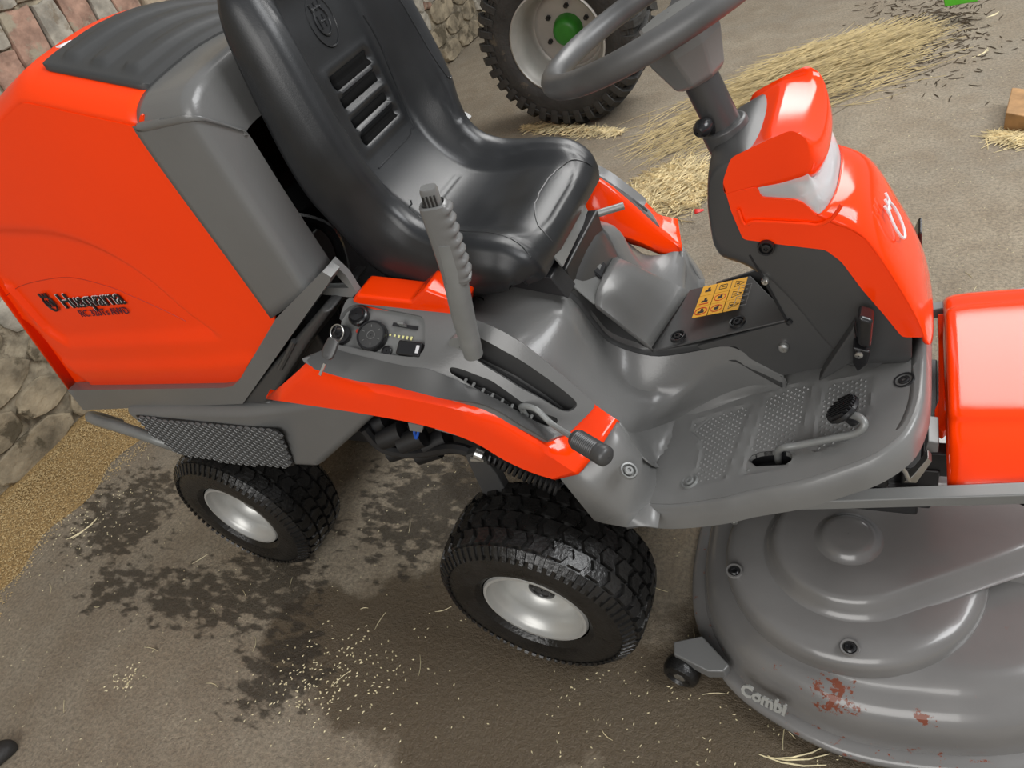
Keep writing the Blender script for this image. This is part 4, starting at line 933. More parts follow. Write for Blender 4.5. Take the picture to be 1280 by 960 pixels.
lc = [(0.42,1.002),(0.419,0.98),(0.467,0.988),(0.471,0.97),(0.521,0.961),(0.529,0.954),(0.546,0.932),(0.567,0.918),(0.587,0.908),(0.608,0.889),(0.633,0.844),(0.661,0.785),(0.682,0.736),(0.692,0.706),(0.661,0.706),(0.634,0.752),(0.604,0.8),(0.576,0.852),(0.555,0.874),(0.503,0.885),(0.439,0.9),(0.426,0.952)]
def side_shell(name, poly, sgn):
    return region(name, rounded(poly, .006, 2), [], .02, lambda x, z: (V((x, sgn*.107, z)), V((x, sgn*.097, z))), ORANGE, mower, bevel=.003, seg=3)
fs_ = catmull([(x, 0, z) for x, z in [(0.544,0.934),(0.567,0.918),(0.587,0.908),(0.608,0.889),(0.633,0.844),(0.661,0.785),(0.682,0.736),(0.692,0.706)]], 4)
fc_ = catmull([(x, 0, z) for x, z in [(0.569,0.945),(0.593,0.937),(0.613,0.918),(0.632,0.883),(0.658,0.825),(0.68,0.776),(0.697,0.718),(0.707,0.661)]], 4)
rg = []
for p, q in zip(fs_, fc_):
    r = []
    for i in range(25):
        a_ = -pi/2+pi*i/24; u = sin(a_); t = max(0, 1-abs(u)**2.6)**.5; r.append((p.x+(q.x-p.x)*t, u*.1085, p.z+(q.z-p.z)*t))
    rg.append(r)
fb_ = MB(); fb_.rings(rg, False, False); fb_.build('console_front', ORANGE, mower, solid=.005, angle=60)
side_shell('console_side', lc, -1); side_shell('console_side', lc, 1)
bz = MB(); bz.tube(catmull([(x, -.1105, z) for x, z in [(0.437,0.955),(0.444,0.929),(0.461,0.932),(0.527,0.923),(0.546,0.92),(0.565,0.93),(0.578,0.951)]], 5), .003, 6); bz.build('console_crease', ORANGE, mower)
# headlight
ls_ = [(0.465,0.987),(0.498,0.995),(0.533,1.006),(0.538,0.984),(0.544,0.958),(0.547,0.933),(0.529,0.955),(0.519,0.964),(0.469,0.971)]
lcn = [(0.467,0.966),(0.502,0.965),(0.547,0.969),(0.562,0.956),(0.569,0.94),(0.568,0.913),(0.536,0.913),(0.514,0.924),(0.471,0.948)]
morph('headlight_lens', ls_, lcn, .1045, LENS, mower, rad=.004, angle=60)
def shr(L, f, c=(.53, .965)): return [(c[0]+(x-c[0])*f-.012, c[1]+(z-c[1])*f) for x, z in L]
morph('headlight_reflector', shr(ls_, .8), shr(lcn, .8), .085, REFLECT, mower, rad=.004, angle=60)
b = MB()
for i in range(4):
    zz = .925+i*.018; b.tube([(.524+.03*max(0, 1-abs(sin(a))**2.4)**.5-.0015*i, (.094)*sin(a), zz) for a in [-1.5+3.0*j/14 for j in range(15)]], .0012, 5)
b.build('headlight_ribs', REFLECT, mower)
# console lower: metal side panel
mp_ = [(0.446,0.868),(0.472,0.86),(0.552,0.844),(0.574,0.829),(0.604,0.764),(0.645,0.656),(0.613,0.623),(0.559,0.647),(0.474,0.61),(0.436,0.638),(0.428,0.702),(0.5,0.723),(0.512,0.728)]
for sg in (-1, 1):
    pl = [(0.444,0.871),(0.54,0.848),(0.569,0.832),(0.612,0.748),(0.649,0.659),(0.625,0.631),(0.574,0.64),(0.478,0.609),(0.417,0.654),(0.405,0.676),(0.348,0.664),(0.335,0.675),(0.494,0.73)]
    region('column_side_plate', rounded(pl, .004, 2), [], .04, lambda x, z: (V((x, sg*.097, z)), V((x, sg*.092, z))), DARK, mower, bevel=.0015)
for q, r_ in (((980, 433), .0085), ((957, 348), .006)):
    p = {980: [(0.484,-0.098,0.678)], 957: [(0.465,-0.098,0.818)]}[q[0]][0]; b = MB(); b.lathe([(0, .001), (0, r_), (.007, r_), (.01, r_*.7), (.01, .001)], p, (0, -1, 0), 16); b.build('plate_bolt', STEEL, mower)
screw([(0.472,-0.112,0.885)][0], (0, -1, 0), .007)
b = MB(); b.tube([(0.445,-0.099,0.867),(0.493,-0.099,0.731)], .0022, 6); b.build('plate_slot', BLACKM, mower)
b = MB(); b.tube([(0.493,-0.099,0.736),(0.497,-0.099,0.729)], .0055, 8); b.build('plate_slot', BLACKM, mower)
# emblem on the console front
ce = [V(p) for p in [(0.624,0,0.872),(0.65,0,0.812)]]
dz = (ce[0]-ce[1]).normalized()
crown_logo('console_emblem', V([(0.64,-0.03,0.865)][0])+V((.007, 0, .004)), (0, 1, 0), tuple(dz), .03, WHITE, mower, letter=False, tubr=.0022)
# column tube
axis = V((-.31, 0, .95)).normalized(); cb = V([(0.41,0,1.029)][0])
b = MB(); b.tube([cb-axis*.06, cb+axis*.115], .0265, 32); b.build('steering_column', mat('grey_steel_tube', (.07, .07, .07), .35, metal=.4, var=.1), mower)
b = MB(); b.tube([cb-axis*.03, cb+axis*.012], .036, 24); b.build('column_collar', DARK, mower, bevel=.005)
kb_ = V([(0.39,-0.03,1.057)][0]); k2 = V([(0.384,-0.045,1.056)][0])
b = MB(); b.tube([cb+V((-.01, -.01, .0)), kb_], .008, 12); b.lathe([(0, .001), (0, .011), (.012, .0135), (.02, .012), (.026, .007), (.027, .001)], kb_, (k2-kb_), 20); b.build('column_clamp_knob', BLACKP, mower)
# steering wheel
sw_c = cb+axis*.175; uu = V((0, 1, 0)); vv_ = axis.cross(uu).normalized(); RR = .186
stw = empty('steering_wheel', sw_c, mower)
def L_(p): return V(p)-sw_c
b = MB(); b.tube([L_(sw_c+axis*.03+(uu*cos(a)+vv_*sin(a))*RR) for a in [2*pi*i/72 for i in range(72)]], .0178, 18, loop=True); b.build('rim', WHEELP, stw)
b = MB()
hubp = [(-.085, .032), (-.078, .042), (-.03, .058), (0.0, .062), (.012, .06), (.018, .045), (.02, .001)]
b.lathe(hubp, (0, 0, 0), axis, 8); b.build('hub', GREY_L, stw, smooth=False, bevel=.004)
b = MB(); b.lathe([(-.02, .053), (.004, .066), (.012, .066), (.016, .05), (.016, .001)], (0, 0, 0), axis, 32); b.build('hub_cover', BLACKP, stw)
for a in (R_(0), R_(180), R_(270)):
    d = uu*cos(a)+vv_*sin(a); e = axis.cross(d); b = MB(); rg = []
    for (r_, w_, h_, th) in ((.035, .026, .002, .012), (.08, .021, .004, .01), (.14, .018, .018, .008), (RR-.01, .02, .03, .008)):
        c_ = d*r_+axis*h_; rg.append([c_+e*w_+axis*th, c_-e*w_+axis*th, c_-e*w_*1.1-axis*th, c_+e*w_*1.1-axis*th])
    b.rings(rg); b.build('spoke', DARK, stw, bevel=.003)
# pedals
b = MB(); pp = [(0.492,-0.25,0.569),(0.485,-0.232,0.568),(0.531,-0.231,0.586),(0.6,-0.227,0.613),(0.611,-0.224,0.617)]
pp = [V(p) for p in pp]; lift = [-.02, .03, .034, .036, .04]; Q = [V((p.x-l*.35, p.y-l*.42, p.z+l)) for p, l in zip(pp, lift)]
def fpx(u): return V(u)
rod = [(0.483,-0.232,0.527),(0.488,-0.25,0.584),(0.521,-0.25,0.599),(0.569,-0.25,0.619),(0.603,-0.25,0.635),(0.614,-0.245,0.649),(0.607,-0.235,0.654),(0.594,-0.225,0.649)]
b.tube(catmull(rod, 5), .0062, 12); fpd = b.build('drive_pedal', LEVER, mower)
pc = V([(0.582,-0.215,0.651)][0]); pn = (pc-V(rod[-1])).normalized(); pn = V((-.55, .12, .6)).normalized()
b = MB(); b.lathe([(-.03, .001), (-.03, .011), (-.012, .012), (-.008, .024), (-.003, .0285), (.002, .028), (.0025, .001)], pc, pn, 32)
Mp = pn.to_track_quat('Z', 'Y').to_matrix()
for i in range(-4, 5): b.box(pc+pn*.004+Mp@V((i*.0056, 0, 0)), (.0026, 2*math.sqrt(.026**2-(i*.0056)**2), .005), Mp)
b.build('pedal_pad', BLACKP, fpd, angle=40)
br_ = [(0.608,-0.135,0.767),(0.606,-0.135,0.724),(0.597,-0.135,0.679),(0.595,-0.13,0.652)]
b = MB(); w0 = V((0, .014, 0))
pb = [V(p) for p in [(0.6,-0.15,0.782),(0.622,-0.15,0.772),(0.619,-0.15,0.716),(0.6,-0.15,0.722)]]
b.add(pb+[p+V((.0, .035, .0)) for p in pb]+[], [(0, 1, 2, 3), (4, 5, 6, 7), (0, 1, 5, 4), (1, 2, 6, 5), (2, 3, 7, 6), (3, 0, 4, 7)]); bp_ = b.build('brake_pedal', BLACKP, mower, bevel=.007, seg=4)
b = MB(); pb = [V(p) for p in [(0.593,-0.148,0.72),(0.618,-0.148,0.711),(0.614,-0.148,0.684),(0.6,-0.148,0.667),(0.593,-0.148,0.685)]]; n5 = 5
b.add(pb+[p+V((.0, .03, .0)) for p in pb], [tuple(range(5)), tuple(range(9, 4, -1))]+[(i, (i+1) % 5, 5+(i+1) % 5, 5+i) for i in range(5)]); b.build('pedal_arm', BLACKP, bp_, bevel=.003)
b = MB(); b.lathe([(0, .006), (.003, .006), (.004, .001)], [(0.602,-0.149,0.706)][0], (0, -1, 0), 16); b.build('pedal_bolt', STEEL, bp_)
b = MB(); b.prism([(0.594,0.744),(0.601,0.677),(0.559,0.638),(0.539,0.622),(0.55,0.65),(0.589,0.731)], 'y', -.125, -.1); b.build('pedal_bracket', DARK, mower, bevel=.003)
# ---- deck
oh = [(.262, .0), (.263, -.09), (.272, -.19), (.305, -.298), (.385, -.405), (.49, -.458), (.60, -.484), (.716, -.478), (.85, -.446), (.97, -.375), (1.045, -.26), (1.075, -.12), (1.08, 0)]
oc_ = [(x, y, 0) for x, y in oh]+[(x, -y, 0) for x, y in reversed(oh[1:-1])]
oc_ = catmull(oc_, 5, True)
def inset(p, d):
    c = V((.66, max(-.2, min(.2, p.y*.7)), 0)); q = c-p; return p+q.normalized()*d
prof = [(-.004, .022), (-.014, .03), (-.014, .04), (-.004, .046), (.014, .047), (.017, .06), (.022, .09), (.034, .118), (.052, .133), (.07, .138), (.082, .146), (.1, .158), (.118, .162), (.15, .164), (.2, .165)]
dk = MB(); dk.rings([[V((*inset(p, d)[:2], z)) for p in oc_] for d, z in prof], True, False)
dk.f.append(tuple(range((len(prof)-1)*len(oc_), len(prof)*len(oc_)))); deck = dk.build('cutting_deck', DECK, mower, solid=0, angle=70, fixn=True)
PC = (.585, -.165)
def deck_plate(sg):
    c = (PC[0], sg*PC[1]*-1*-1 if sg > 0 else PC[1]); c = (PC[0], PC[1]*(1 if sg < 0 else -1))
    b = MB(); b.lathe([(.155, .238), (.176, .238), (.186, .235), (.196, .228), (.2, .218), (.205, .205), (.208, .17), (.208, .001)], (c[0], c[1], 0), (0, 0, 1), 96); pl = b.build('deck_belt_plate', DECK, deck, angle=50)
    def hull(r1, r2, e=(.9, .0), z=.2):
        d = V((e[0]-c[0], e[1]-c[1])); L = d.length; th = math.atan2(d.y, d.x); al = math.acos((r1-r2)/L); P = []
        for i in range(49):
            a = th+al+(2*pi-2*al)*i/48; P.append((c[0]+cos(a)*r1, c[1]+sin(a)*r1, z))
        for i in range(17):
            a = th-al+2*al*i/16; P.append((e[0]+cos(a)*r2, e[1]+sin(a)*r2, z))
        return P
    b = MB(); b.rings([hull(.162, .13, z=.207), hull(.154, .122, z=.21), hull(.146, .112, z=.222), hull(.140, .104, z=.234), hull(.134, .096, z=.241), hull(.124, .088, z=.244), hull(.06, .05, z=.2445)], True, False)
    n = 66; b.f.append(tuple(range(6*n, 7*n))); b.build('belt_housing', DECK, deck, angle=60)
    b = MB(); b.lathe([(.2435, .066), (.246, .056), (.254, .05), (.2585, .044), (.26, .036), (.26, .001)], (c[0], c[1], 0), (0, 0, 1), 48); b.build('spindle_dome', DECK, deck, angle=60)
deck_plate(-1); deck_plate(1)
b = MB(); b.rings([[(x, y, z) for x, y in rounded([(.76-d, -.14+d), (1.0-d, -.17+d), (1.02-d, 0), (1.0-d, .17-d), (.76-d, .14-d)], .03, 3)] for d, z in ((-.01, .16), (0, .2), (.012, .222), (.03, .232))]); b.build('deck_centre_bridge', DECK, deck, angle=60)
for q in [(0.599,-0.376,0.209),(0.784,-0.193,0.209),(0.379,-0.254,0.209)]:
    b = MB(); b.lathe([(.0, .017), (.0035, .016), (.003, .0125), (-.01, .012)], q, (0, 0, 1), 24); b.build('screw_cup', DECK, deck)
    b = MB(); b.lathe([(0, .0105), (.003, .0105), (.005, .008), (.005, .005), (.001, .0045), (.001, .0005)], q, (0, 0, 1), 16); b.build('deck_screw', BLACKP, deck)
# caster wheel and its arm
b = MB(); b.prism([(0.26,-0.369),(0.315,-0.343),(0.38,-0.395),(0.371,-0.411),(0.341,-0.418),(0.266,-0.396)], 'z', .06, .088); b.build('wheel_arm', GREY, deck, bevel=.004)
b = MB(); cc = V([(0.279,-0.405,0.04)][0]); ax = V((-.15, -1, .0)).normalized(); b.lathe([(-.022, .001), (-.022, .024), (-.018, .034), (-.008, .0385), (.008, .0385), (.018, .034), (.022, .025), (.016, .02), (.014, .001)], cc, ax, 32); b.build('support_roller', RUBBER, deck)
b = MB(); b.lathe([(.012, .013), (.018, .013), (.019, .001)], cc, ax, 6); b.build('roller_bolt', STEEL, deck)
# deck lettering
cp0, cp1 = [V(p) for p in [(0.414,-0.437,0.09),(0.537,-0.472,0.09)]]
dxx = (cp1-cp0).normalized()
text('deck_lettering', 'Combi', .032, frame(cp0+V((-.004, -.012, .004)), dxx, (.1, .55, .8)), mat('pale_deck_print', (.3, .3, .28), .5, var=.1), deck, space=1.0, offset=.0014, ext=.003)
# arms
for sg in (-1, 1):
    a0, a1 = [V(p) for p in [(0.495,-0.25,0.451),(0.828,-0.25,0.527)]]; a0.y *= -sg; a1.y *= -sg; a0.y -= .03*(sg > 0); a1.y -= .03*(sg > 0); d = (a1-a0)
    b = MB(); Mz = Matrix((d.normalized(), V((0, 1, 0)), d.normalized().cross(V((0, 1, 0))))).transposed(); b.box(a0+d*.7, (d.length*1.5, .026, .022), Mz); b.build('deck_arm', GREY_L, mower, bevel=.003)
b = MB(); b.box((.70, .03, .38), (.06, .3, .06)); b.box((.62, -.1, .34), (.2, .06, .05)); b.box((.74, -.1, .42), (.08, .03, .06)); b.build('deck_lift_frame', BLACKM, mower, bevel=.004)
b = MB(); hk = [(0.662,-0.2,0.518),(0.674,-0.2,0.495),(0.68,-0.2,0.474)]; b.tube(hk, .004, 8)
hk2 = [V(p) for p in [(0.671,-0.2,0.468),(0.691,-0.2,0.469),(0.711,-0.19,0.514),(0.705,-0.19,0.523),(0.684,-0.2,0.484)]]
b.add(hk2+[p+V((0, .018, 0)) for p in hk2], [tuple(range(5)), tuple(range(9, 4, -1))]+[(i, (i+1) % 5, 5+(i+1) % 5, 5+i) for i in range(5)]); b.build('deck_latch', STEEL, mower, bevel=.001)
b = MB(); b.prism([(0.705,0.53),(0.721,0.527),(0.721,0.504),(0.701,0.502)], 'y', -.16, -.1); b.build('frame_tab', GREY_L, mower, bevel=.002)
screw([(0.365,-0.15,0.232)][0], (0, -1, 0), .007, 'frame_bolt', STEEL, cup=False)
# orange belt guard over the deck
gx0 = .735
def gsec(x, f):
    z = .547+.09*(x-gx0); w_ = .228
    P = [(-w_-.012, z-.05), (-w_-.006, z-.04), (-w_+.02, z-.018), (-w_+.05, z-.002), (-.14, z+.006), (-.115, z+.014), (0, z+.017), (.115, z+.014), (.14, z+.006), (w_-.05, z-.002), (w_-.02, z-.018), (w_+.006, z-.04), (w_+.012, z-.05)]
    return [V((x, y*f, .47+(zz-.47)*f+ (0))) for y, zz in P]
b = MB(); xs = [(gx0-.002, .93), (gx0+.004, .97), (gx0+.016, .99), (gx0+.04, 1.0), (.85, 1), (.95, 1), (1.05, .99), (1.09, .96), (1.10, .9)]
P5 = [[V((p.x, p.y+(.028 if p.y > .1 else 0), p.z)) for p in catmull(gsec(x, f), 4)] for x, f in xs]; b.rings([[p for p in r] for r in P5], False, False)
n = len(P5[0]); b.f.append(tuple(range(n))); b.build('deck_guard', ORANGE, mower, solid=.004, angle=60)
b = MB(); cg = [(0.724,0.19,0.518),(0.743,0.19,0.518),(0.744,0.17,0.494),(0.738,0.17,0.482),(0.732,-0.06,0.505),(0.739,-0.06,0.49),(0.739,-0.08,0.486),(0.73,-0.09,0.48),(0.718,-0.08,0.483),(0.717,-0.06,0.504),(0.723,-0.04,0.508),(0.727,0.15,0.485)]
b.add([V(p) for p in cg]+[V(p)-V((0, 0, .02)) for p in cg], [tuple(range(12)), tuple(range(23, 11, -1))]+[(i, (i+1) % 12, 12+(i+1) % 12, 12+i) for i in range(12)]); b.build('guard_handle', ORANGE, mower, bevel=.002)
b = MB(); b.prism([(0.67,0.709),(0.681,0.747),(0.686,0.75),(0.691,0.674),(0.689,0.63),(0.679,0.657)], 'y', .12, .17); b.build('left_pedal', BLACKP, mower, bevel=.004)
# ignition keys hanging from the switch
ky = tag(empty('key_ring', at_panel(*kk, .02)), 'ignition key on a steel ring with a black rubber fob hanging over the control panel', 'keys')
o0 = at_panel(*kk, .02)
b = MB(); b.box((0, 0, .004), (.004, .018, .02), rotm(kk)); b.build('key', BLACKP, ky, bevel=.001)
rc = V([(-0.185,-0.36,0.923)][0])-o0
b = MB(); b.tube([rc+V((cos(a)*.014, sin(a)*.010, sin(a)*.010)) for a in [2*pi*i/24 for i in range(24)]], .0011, 6, loop=True); b.tube([V((0, 0, .008)), rc+V((.011, .005, .005))], .001, 5); b.build('ring', STEEL, ky)
f0, f1, f2 = [V(p)-o0 for p in [(-0.181,-0.375,0.922),(-0.197,-0.398,0.899),(-0.206,-0.41,0.884)]]
fd = (f1-f0).normalized(); fe = V((1, 0, -.15)); fe = (fe-fd*fe.dot(fd)).normalized(); fg = fd.cross(fe)
b = MB(); b.rings([[f0+(f1-f0)*t+fe*w_*cx_+fg*.0045*cy_ for cx_, cy_ in ((-1, -.6), (-.6, -1), (.6, -1), (1, -.6), (1, .6), (.6, 1), (-.6, 1), (-1, .6))] for t, w_ in ((-.02, .005), (.05, .0105), (.5, .0125), (.85, .0115), (1.0, .007))]); b.build('fob', DARK, ky, bevel=.001)
b = MB(); b.box(f2, (.005, .002, .022), Matrix((fe, fg, fd)).transposed()); b.build('key_blade', STEEL, ky)
b = MB()
for i in (-1, 0, 1): b.box(f0.lerp(f1, .5)+fe*i*.005-fg*.005, (.0012, .0012, .012), Matrix((fe, fg, fd)).transposed())
b.build('fob_grip', BLACKM, ky)
# ------------------------------------------------------------------ tractor wheel behind
tw = tag(empty('tractor_wheel', (-.9, 2.48, .452)), 'large lugged tractor wheel with silver rim and green hub behind the mower seat', 'wheel')
Rt, Wt = .452, .36; h = Wt/2; CY = h
pr_ = [(-y, r) for y, r in tyre_profile(Rt, Wt)]
b = MB(); b.lathe([(y*1.0, r*.96 if r > Rt*.9 else r*1.0) for y, r in tyre_profile(Rt, Wt)], (0, CY, 0), (0, -1, 0), 72); ty = b.build('tyre', RUBBER_D, tw)
b = MB(); b.lathe([(h*.99, .37), (h*1.03, .372), (h*1.03, .378), (h*.99, .38)], (0, CY, 0), (0, -1, 0), 72); b.build('sidewall_ring', RUBBER_D, ty)
N = 36
lug_me = None
def lugmesh(sgn):
    lo = []; hi = []
    for (w_, t, dr) in ((0.02, -.0, 0), (.45, .07, 0), (.8, .11, -.005), (1.02, .12, -.035), (1.04, .12, -.075)):
        for e in (-1, 1):
            for L, up, ww in ((lo, -.012, 1), (hi, .016, .8)):
                th = t*1.0+e*.052*ww; r = Rt*.955+dr+(up if w_ < 1.03 or up < 0 else up*.7); L.append(V((sin(th)*r, CY+sgn*w_*h*(1 if up < 0 else 1.01), cos(th)*r)))
    vs = lo+hi; f = []
    for i in range(4):
        a = 2*i; f += [(10+a, 10+a+1, 10+a+3, 10+a+2), (a, a+2, 10+a+2, 10+a), (a+1, 10+a+1, 10+a+3, a+3)]
    f += [(0, 10, 11, 1), (8, 9, 19, 18)]
    me = bpy.data.meshes.new('lug'); me.from_pydata([tuple(v) for v in vs], [], f); bm = bmesh.new(); bm.from_mesh(me); bmesh.ops.recalc_face_normals(bm, faces=bm.faces); bm.to_mesh(me); bm.free(); me.materials.append(RUBBER_D); return me
for sgn in (-1, 1):
    lm = lugmesh(sgn)
    for i in range(N):
        o = bpy.data.objects.new('tread_lug', lm); C.objects.link(o); o.parent = ty; a = 2*pi*(i+(.5 if sgn > 0 else 0))/N
        o.rotation_euler = (0, a, 0)
rt = .25
b = MB(); b.lathe([(h*.78, rt+.01), (h*.97, rt+.004), (h*.99, rt-.004), (h*.92, rt-.012), (h*.8, rt-.018), (h*.72, rt-.03), (h*.35, rt-.034), (h*.05, rt-.045), (-h*.1, rt-.05), (-h*.14, rt-.062), (-h*.1, rt-.075), (-h*.12, rt-.09), (-h*.12, .085), (-h*.12, .07)], (0, CY, 0), (0, -1, 0), 72); b.build('rim', RIM_T, tw, angle=50)
b = MB(); b.lathe([(-h*.14, .082), (.0, .076), (h*.12, .07), (h*.22, .058), (h*.25, .04), (h*.26, .001)], (0, CY, 0), (0, -1, 0), 32); b.build('hub', GREEN, tw, angle=60)
for i in range(6):
    a = 2*pi*i/6+.35; b = MB(); b.lathe([(-h*.13, .013), (-h*.02, .013), (h*.02, .01), (h*.02, .001)], (cos(a)*.118, CY, sin(a)*.118), (0, -1, 0), 6); b.build('wheel_nut', BLACKM, tw, smooth=False)
# bright green implement corner at the top
gp_ = [(0.9,5.753,-0.703),(0.9,5.157,-0.626),(0.9,2.449,0.306),(0.9,2.362,0.384)]
gi = MB(); q = V([(0.88,3.1,0.104)][0]); gq = [V(p) for p in [(0.801,3.1,0.17),(0.82,3.1,0.084),(0.953,3.1,0.083),(0.96,3.1,0.145)]]
gi.add(gq+[p+V((0, .05, 0)) for p in gq], [(0, 1, 2, 3), (7, 6, 5, 4), (0, 1, 5, 4), (1, 2, 6, 5), (2, 3, 7, 6), (3, 0, 4, 7)])
leg = MB(); 
gio = gi.build('implement_foot', mat('bright_green_paint', (.1, .5, .03), .35, var=.05), None, bevel=.004); tag(gio, 'bright green metal corner of a farm implement at the top edge, right of the straw', 'implement')
# wooden block on the right
wq = [(0.992,1.945),(1.025,2.152),(1.185,2.039),(1.15,1.81)]
wbk = MB(); wbk.prism(wq, 'z', .004, .07); wo = wbk.build('wood_block', WOOD, None, bevel=.004); tag(wo, 'sawn brown wooden block lying on chopped straw at the right edge', 'wood block')
# boot toe bottom left
bo = MB(); bc_ = V([(-1.43,-1.043,0.03)][0])
rg = []
for (t, w_, hh_) in ((-.2, .042, .09), (-.12, .045, .08), (-.05, .047, .065), (.0, .045, .055), (.035, .036, .045), (.055, .02, .032), (.06, .005, .02)):
    rg.append([bc_+V((t*.6+cos(a)*w_*-.5, t*.8+cos(a)*w_*.8, (hh_*.5-.03)+sin(a)*hh_*.5)) for a in [2*pi*i/20 for i in range(20)]])
bo.rings(rg); boo = bo.build('rubber_boot', RUBBER_D, None, sub=1); tag(boo, 'dark rounded toe of a rubber boot at the bottom left corner', 'boot')
boo.location.z = .0
# red scrap
rs = MB(); rq = V([(-0.052,1.419,0.05)][0]); rs.add([rq, rq+V((.035, .01, .006)), rq+V((.03, .03, .002)), rq+V((-.004, .022, .01)), rq+V((.015, .015, -.004))], [(0, 1, 4), (1, 2, 4), (2, 3, 4), (3, 0, 4)]); rso = rs.build('plastic_scrap', RED, None, solid=.002); tag(rso, 'tiny red plastic scrap caught in the loose straw beside the steering console', 'scrap')
# ------------------------------------------------------------------ straw, grain and litter
def strand(b, p, d, L, r, bend, up=0):
    n = V((-d.y, d.x, 0)); pts = []
    for i in range(4):
        t = i/3-.5; pts.append(V(p)+d*L*t+n*bend*(t*t-.25)*L+V((0, 0, up*t)))
    rg = []
    for i, q in enumerate(pts):
        rr2 = r*(1 if 0 < i < 3 else .6); rg.append([q+V((0, 0, rr2)), q+n*rr2-V((0, 0, rr2*.5)), q-n*rr2-V((0, 0, rr2*.5))])
    b.rings(rg, True, False)
def pile(n, axis0, axis1, wid, ang, lrange, hmax, seed, r=.0016, spread=.25, b=None):
    q = random.Random(seed); b = b or MB(); a0, a1 = V((*axis0, 0)), V((*axis1, 0)); ax = a1-a0; nn = V((-ax.y, ax.x, 0)).normalized()
    for i in range(n):
        t = q.random(); u = q.gauss(0, .42); u = max(-1.25, min(1.25, u)); wloc = wid*(.35+.65*sin(pi*min(1, max(0, t)))**.6)
        h = hmax*max(0, 1-u*u)*(.3+.7*sin(pi*t))*q.random()
        a = ang+q.gauss(0, spread); d = V((cos(a), sin(a), 0)); L = q.uniform(*lrange)
        strand(b, a0+ax*t+nn*u*wloc+V((0, 0, .003+h)), d, L, r*q.uniform(.7, 1.3), q.uniform(-.3, .3), q.uniform(-.03, .03)*hmax*10)
    return b
def pile_obj(b, name, m, label):
    b.v = [(x, y, max(z, .001)) for x, y, z in b.v]
    return tag(b.build(name, m, None, fixn=False, smooth=False), label, 'straw', kind='stuff')
pa = [(-0.101,2.353),(0.635,2.981)]
b1 = pile(2100, pa[0], pa[1], .33, math.atan2(pa[1][1]-pa[0][1], pa[1][0]-pa[0][0])*.7, (.16, .5), .14, 3, spread=.3)
b1 = pile(240, [(-0.334,2.088)][0], [(-0.071,2.518)][0], .35, .75, (.15, .45), .03, 6, spread=.35, r=.0013, b=b1)
pile_obj(b1, 'straw_pile', STRAW, 'long heap of loose yellow straw on the floor behind the steering wheel')
pile_obj(pile(1700, [(-0.402,1.748)][0], [(-0.053,1.675)][0], .30, 1.0, (.04, .16), .05, 4, spread=1.2), 'straw_litter', STRAW2, 'matted broken straw on the floor between the left fender and steering console')
pile_obj(pile(650, [(-1.268,2.594)][0], [(-0.621,2.343)][0], .07, .6, (.03, .1), .025, 5, spread=1.5), 'straw_litter', STRAW2, 'short chopped straw squeezed under the tractor tyre')
pile_obj(pile(260, [(0.949,1.911)][0], [(1.092,1.8)][0], .06, .6, (.04, .12), .02, 8, spread=1.2), 'straw_litter', STRAW2, 'small patch of chopped straw beneath the wooden block')
dk_ = random.Random(9); b = MB(); c0 = V((*[(0.72,3.063)][0], 0))
for i in range(700):
    p = c0+V((dk_.gauss(0, .16), dk_.gauss(0, .3), .001)); a = dk_.uniform(0, 6.28); strand(b, p+V((0, 0, .002)), V((cos(a), sin(a), 0)), dk_.uniform(.01, .06), .002, .2)
b.v = [(x, y, max(z, .0005)) for x, y, z in b.v]
tag(b.build('chaff', mat('dark_chaff', (.06, .04, .02), .7, var=.5, vscale=40), None, fixn=False, smooth=False), 'dark damp chaff scattered at the far end of the straw heap', 'chaff', kind='stuff')
# grain strip along the wall foot
q = random.Random(11); b = MB(); mb_ = MB()
for i in range(15000):
    y = q.uniform(-1.6, 1.1); u = q.random()**1.5; x = -2.40+u*(.46+.08*sin(y*5))+q.gauss(0, .012)
    dx = (x+2.43); zb = .022*max(0, 1-dx/.42)
    a = q.uniform(0, 6.28); d = V((cos(a), sin(a), q.uniform(-.4, .4))).normalized(); n_v = d.cross(V((0, 0, 1))).normalized(); L = q.uniform(.006, .011); w2 = .0022; p = V((x, y, zb+.002+q.random()*.004))
    b.add([p-d*L/2, p+n_v*w2, p+V((0, 0, w2)), p-n_v*w2, p+d*L/2], [(0, 1, 2), (0, 2, 3), (4, 2, 1), (4, 3, 2)])
go = b.build('grain_spill', GRAIN, None, fixn=False, smooth=False); tag(go, 'strip of spilled golden grain along the foot of the brick wall', 'grain', kind='stuff')
mv = MB(); rowsm = []
for i in range(60):
    y = -1.7+i*.05; rowsm.append([(-2.47, y, .022), (-2.3, y, .016+.003*sin(i)), (-2.15+.02*sin(i*1.3), y, .008), (-2.03+.03*sin(i*.9), y, .0005)])
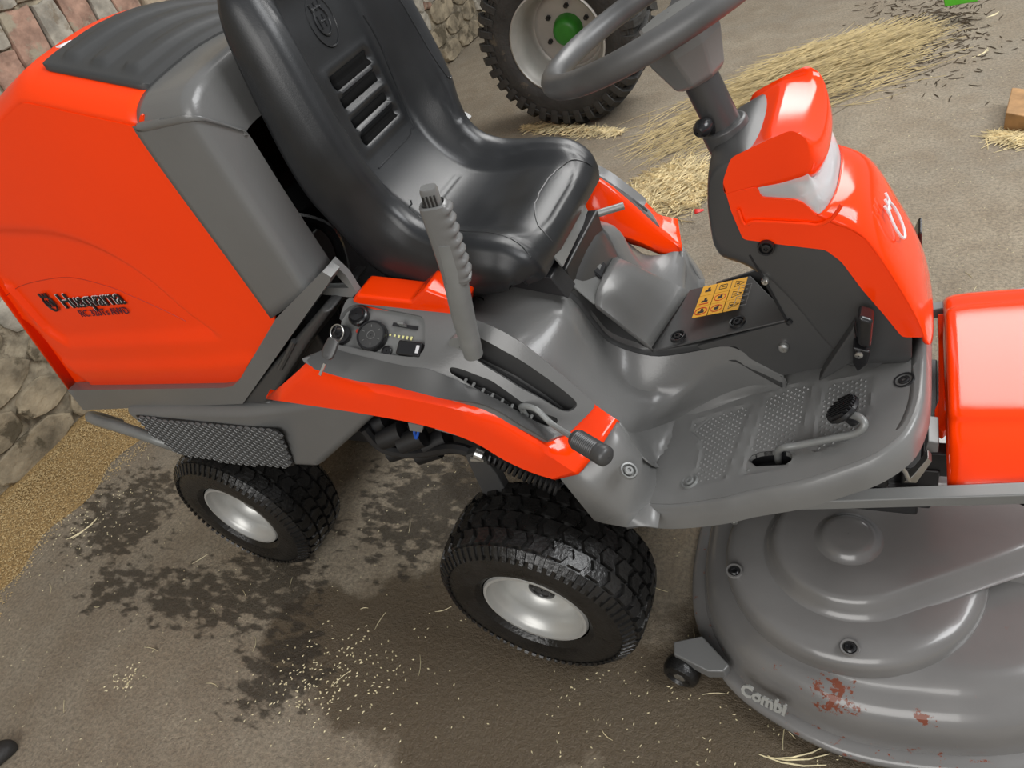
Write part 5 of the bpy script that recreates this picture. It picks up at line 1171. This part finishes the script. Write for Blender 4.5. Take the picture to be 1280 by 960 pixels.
mv.rings(rowsm, False, False); mo = mv.build('grain_bed', mat('fine_grain_dust', (.36, .24, .1), .9, var=.5, vscale=130, bump=.8, bscale=160), None, solid=0); mo.parent = go
# loose seeds and short stalks over the floor
b = MB()
def seed(p, L=.008, w2=.0021):
    a = q.uniform(0, 6.28); d = V((cos(a), sin(a), 0)); n_v = V((-d.y, d.x, 0)); p = V(p)
    b.add([p-d*L/2, p+n_v*w2, p+V((0, 0, w2*1.2)), p-n_v*w2, p+d*L/2], [(0, 1, 2), (0, 2, 3), (4, 2, 1), (4, 3, 2)])
for (cx_, cy_, s_, n_) in [(*p, .07, 45) for p in [(-0.534,-0.555),(-0.484,-0.532),(-0.637,-0.654),(-0.646,-0.624)]]+[(*p, .03, 26) for p in [(-1.216,-0.77),(-1.209,-0.744)]]+[(*p, .13, 60) for p in [(-0.509,-0.633),(-1.912,-0.379),(-1.901,-0.27)]]:
    for i in range(n_): seed((q.gauss(cx_, s_), q.gauss(cy_, s_*.6), .001))
for i in range(1100): seed((q.uniform(-1.95, 1.2), q.uniform(-1.1, 1.2), .001), q.uniform(.004, .009), .0014)
for i in range(300): seed((q.uniform(.5, 1.3), q.uniform(.6, 2.6), .001), q.uniform(.004, .009), .0014)
for i in range(420): seed((q.uniform(0, 1.1), q.uniform(-.9, -.42), .001), q.uniform(.004, .009), .0015)
for i in range(150):
    p = (q.uniform(-1.95, 1.2), q.uniform(-1.1, 1.2), .002); a = q.uniform(0, 3.14); strand(b, p, V((cos(a), sin(a), 0)), q.uniform(.015, .06), .0009, q.uniform(-.5, .5))
for (u0, L, a) in [(p, l, a) for p, l, a in zip([(0.951,2.683),(0.506,-0.514),(1.019,3.115),(-1.891,-0.358),(0.483,-0.442)], (.09, .12, .05, .1, .08), (.7, .1, .4, .9, -.9))]:
    for k_ in range(3): strand(b, (u0[0]+k_*.006, u0[1]+k_*.01, .002), V((cos(a+.2*k_), sin(a+.2*k_), 0)), L, .0017, .3)
tag(b.build('husk_scatter', SEED, None, fixn=False, smooth=False), 'pale seed husks and short single stalks strewn over the bare concrete', 'seeds', kind='stuff')
